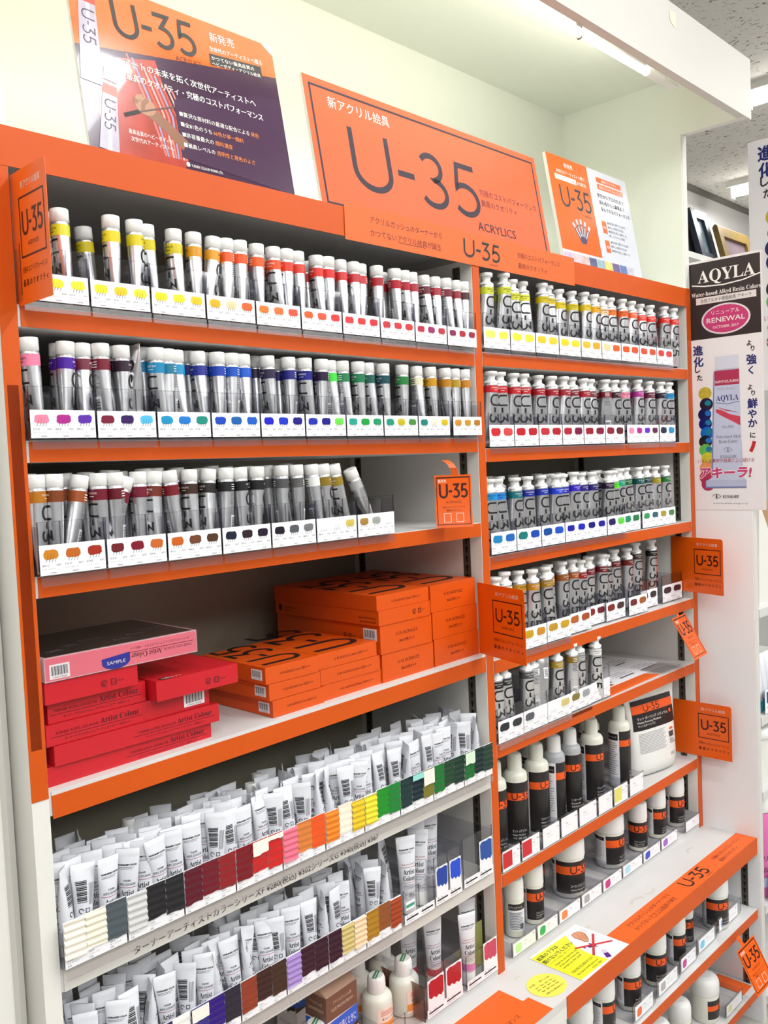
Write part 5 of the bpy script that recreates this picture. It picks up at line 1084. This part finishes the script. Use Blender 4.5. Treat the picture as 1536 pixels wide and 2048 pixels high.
    for y, m_ in ((.1530, GREYINK), (.0350, BK)):
        x = .092 if y > .1 else .060
        q.stroke([(x-.011, y), (x-.004, y+.006), (x+.006, y+.005), (x+.012, y-.001), (x+.002, y-.006), (x-.005, y-.004)], .0010, .0013, m_); q.ell(x+.001, y, .0016, .0055, .0013, m_, n=12)
        q.text(serif('KUSAKABE'), (.094 if y > .1 else .098), y-(.0210 if y > .1 else .0045), .0110, .0013, m_, w=.042, al='C')
    q.text('いろんな素材や絵具の上に描ける', .012, .1220, .0110, .0016, WINK, w=.147, slant=.2); q.text('いろんな素材や絵具の上に描ける', .0122, .1222, .0108, .0018, CR, w=.146, slant=.2)
    q.btext('アキーラ!', .018, .0840, .0310, .0016, WINK, w=.131, slant=.15, b=.10); q.btext('アキーラ!', .018, .0840, .0310, .0019, MAG, w=.131, slant=.15, b=.045)
    q.text('www.kusakabe-enogu.co.jp', .096, .0150, .0060, .0003, GREYINK, w=.090, al='C')
    q.build('printed_sheet', t)
    return t
aqyla('advertising_poster', 'black and white paint poster fixed to the white end panel', (1.7855, .0030, 1.3310), .1860, .6380)
aqyla('advertising_poster', 'second larger white paint poster hanging beyond the first one', (2.20, .0080, 1.6500), .3030, .7150, False)

# ================================================================ neighbouring bay beyond the end panel, far wall
for k, z in enumerate((1.075, .795, .600, .300, .060)):
    t = thing('neighbour_shelf', 'white shelf of the neighbouring bay beyond the end panel, %s from the top' % nth(k), 'shelf', (1.8125, -.150, z)); MB().box(.001, .85, 0, .45, -.022, 0, SHELFW).build('board', t)
struct(MB().box(1.8125, 2.6825, .312, .332, 0, 1.62, WHITE).build('neighbour_back_panel'))  # back panel of the neighbouring bay's shelving, not a building wall
t = thing('white_pail', 'white lidded pail on the neighbouring bay shelf', 'pail', (1.915, -.060, .6005)); MB().lathe([(.070, 0), (.078, .12)], WHITE, 32).build('pail_body', t); MB().lathe([(.080, .118), (.084, .122), (.084, .142), (.074, .146)], CAPW, 32).build('lid', t)
t = thing('pink_jar', 'pink labelled jar with white lid on the neighbouring bay shelf', 'jar', (1.893, -.092, .3005)); MB().lathe([(.052, 0), (.056, .004), (.056, .225), (.050, .23)], mat((214, 110, 170), .35, vary=.15, scale=9), 32).build('jar_body', t); MB().lathe([(.057, .229), (.058, .231), (.058, .262), (.054, .266)], CAPW, 32).build('lid', t)
m = MB(); f = cyl(.0565, -.9); m.text('NEW', -.03, .19, .016, .0003, NAVYI, fn=f); m.text('アクリル', -.03, .10, .018, .0003, NAVYI, fn=f); m.text('ジェル', -.03, .07, .018, .0003, NAVYI, fn=f); m.rect(-.03, .03, .02, .055, .0003, mat((190, 200, 230), .4), fn=f); m.build('label', t)
for k in range(3):
    t = thing('neighbour_tube', 'white tube with teal cap in the neighbouring bay, %s from the end panel' % nth(k), 'paint tube', (1.862+.034*k, -.120, .7955), group='teal capped tubes'); MB().loft([pring(a, b, z, 2) for a, b, z in ((.013, .013, .03), (.0135, .0135, .06), (.016, .008, .12), (.018, .001, .15))], PLASTIC).build('tube_body', t); MB().lathe([(.013, 0), (.0135, .002), (.0135, .03)], mat((30, 150, 170), .4), 20).build('cap', t)
    t = thing('yellow_tube', 'white tube with yellow band in the neighbouring bay, %s from the end panel' % nth(k), 'paint tube', (1.858+.036*k, -.112, 1.0755), group='yellow banded tubes'); MB().lathe([(.014, 0), (.0145, .002), (.0145, .11), (.009, .115)], PLASTIC, 20).build('tube_body', t); MB().lathe([(.0149, .085), (.0149, .105)], mat((222, 200, 40), .4), 20, cap=False).build('band', t); MB().lathe([(.010, .115), (.010, .135)], CAPW, 18).build('cap', t)
t = thing('chip_card', 'white card strip with blue colour chips in the neighbouring bay', 'card', (1.845, -.1475, .7975)); q = MB(); q.box(0, .40, 0, .0008, 0, .062, PAPER)
for k in range(9): q.rect(.010+.043*k, .026, .045+.043*k, .055, .0002, mat(((30, 50, 150), (40, 90, 190), (60, 140, 210))[k % 3], .4), FRONT((0, -.0001, 0))); q.text('No.%d' % (20+k), .012+.043*k, .012, .007, .0002, GREYINK, FRONT((0, -.0001, 0)))
q.build('card', t)
t = thing('paper_bag', 'tall folded white paper standing on the top neighbouring shelf', 'paper', (1.850, -.135, 1.0755)); MB().prism([(0, 0), (.10, 0), (.10, .16), (.030, .25), (.012, .25)], 0, .012, WHITE, FRONT((0, .012, 0))).build('sheet', t)
t = thing('brown_carton', 'brown cardboard box end at the top of the neighbouring bay', 'box', (1.900, -.060, 1.0755)); MB().box(0, .25, 0, .2, 0, .26, mat((176, 140, 104), .6, vary=.06, scale=10)).build('carton', t)
t = thing('orange_sample_card', 'white card with orange chip in the neighbouring bay', 'card', (1.845, -.1490, .3020)); q = MB(); q.box(0, .1, 0, .0008, 0, .0010+.07, PAPER); q.rect(.01, .02, .045, .055, .0002, mat((240, 110, 50), .4), FRONT((0, -.0001, 0))); q.build('card', t)
# frames stacked on the high shelf at the back wall
t = thing('wall_shelf', 'white high shelf on the far wall carrying picture frames', 'shelf', (3.7, 1.0, 2.455)); MB().box(0, 1.7, 0, .30, 0, .03, WHITE).build('board', t)
def pframe(label, x, w, h, m, inner, yaw, fw=.05, orn=False, yy=1.10):
    t = thing('picture_frame', label, 'picture frame', (x, yy, 2.4855), (math.radians(-14), 0, yaw))
    q = MB(); q.box(0, w, -.03, 0, 0, fw, m); q.box(0, w, -.03, 0, h-fw, h, m); q.box(0, fw, -.03, 0, fw, h-fw, m); q.box(w-fw, w, -.03, 0, fw, h-fw, m)
    if orn:
        for i in range(int(w/.022)):
            q.lathe([(.010, 0), (.013, .008), (.006, .016)], m, 8, Matrix.Translation((.011+.022*i, -.015, h-.004)))
    q.build('moulding', t); q = MB(); q.box(fw, w-fw, -.012, -.008, fw, h-fw, inner); q.build('picture', t)
GOLD = mat((128, 104, 54), .45, .15, vary=.35, scale=40)
pframe('gold edged dark picture frame on the high wall shelf', 4.12, .26, .30, GOLD, mat((60, 70, 84), .3), .0, .035, yy=1.14)
pframe('blue black picture frame between the gold ones on the high shelf', 4.26, .20, .30, mat((46, 54, 70), .35), mat((120, 140, 150), .3), .0, .05, yy=1.09)
pframe('ornate gold picture frame on the high wall shelf', 4.44, .42, .215, GOLD, mat((120, 104, 110), .4, vary=.4, scale=18), .0, .055, True, 1.04)

# loose printed sheets on the half empty shelf
t = thing('printed_sheets', 'white printed paper sheet lying on the half empty large-tube shelf', 'paper', (1.36, .045, .9335)); q = MB(); q.box(0, .34, 0, .235, 0, .0012, PAPER); T = UPF((0, 0, .0014))
for i in range(3):
    for j in range(3):
        q.rect(.02+.11*i, .02+.075*j, .09+.11*i-.02*(j == 1), .026+.075*j, 0, mat((90, 84, 80), .6), T)
        for l_ in range(3): q.rect(.02+.11*i, .034+.075*j+.010*l_, .10+.11*i-.012*l_, .037+.075*j+.010*l_, 0, PALEINK, T)
q.rect(.02, .004, .07, .014, 0, mat((170, 60, 60), .5), T); q.build('sheet', t, bevel=.0003)
t = thing('orange_flyer', 'orange folded flyer at the front of the half empty shelf', 'paper', (1.335, .006, .9335), (0, 0, .02)); MB().prism([(0, .0), (.25, 0), (.235, .036), (.02, .040)], 0, .0009, ORPAPER).prism([(.004, .002), (.24, .002), (.23, .022), (.01, .026)], .0009, .003, ORPAPER).build('sheet', t)
t = thing('clear_sheet', 'clear acrylic sheet lying by the far end of the half empty shelf', 'sheet', (1.585, .004, .9365), (0, 0, .03)); MB().box(0, .11, 0, .06, 0, .0015, LIPM).build('plate', t)
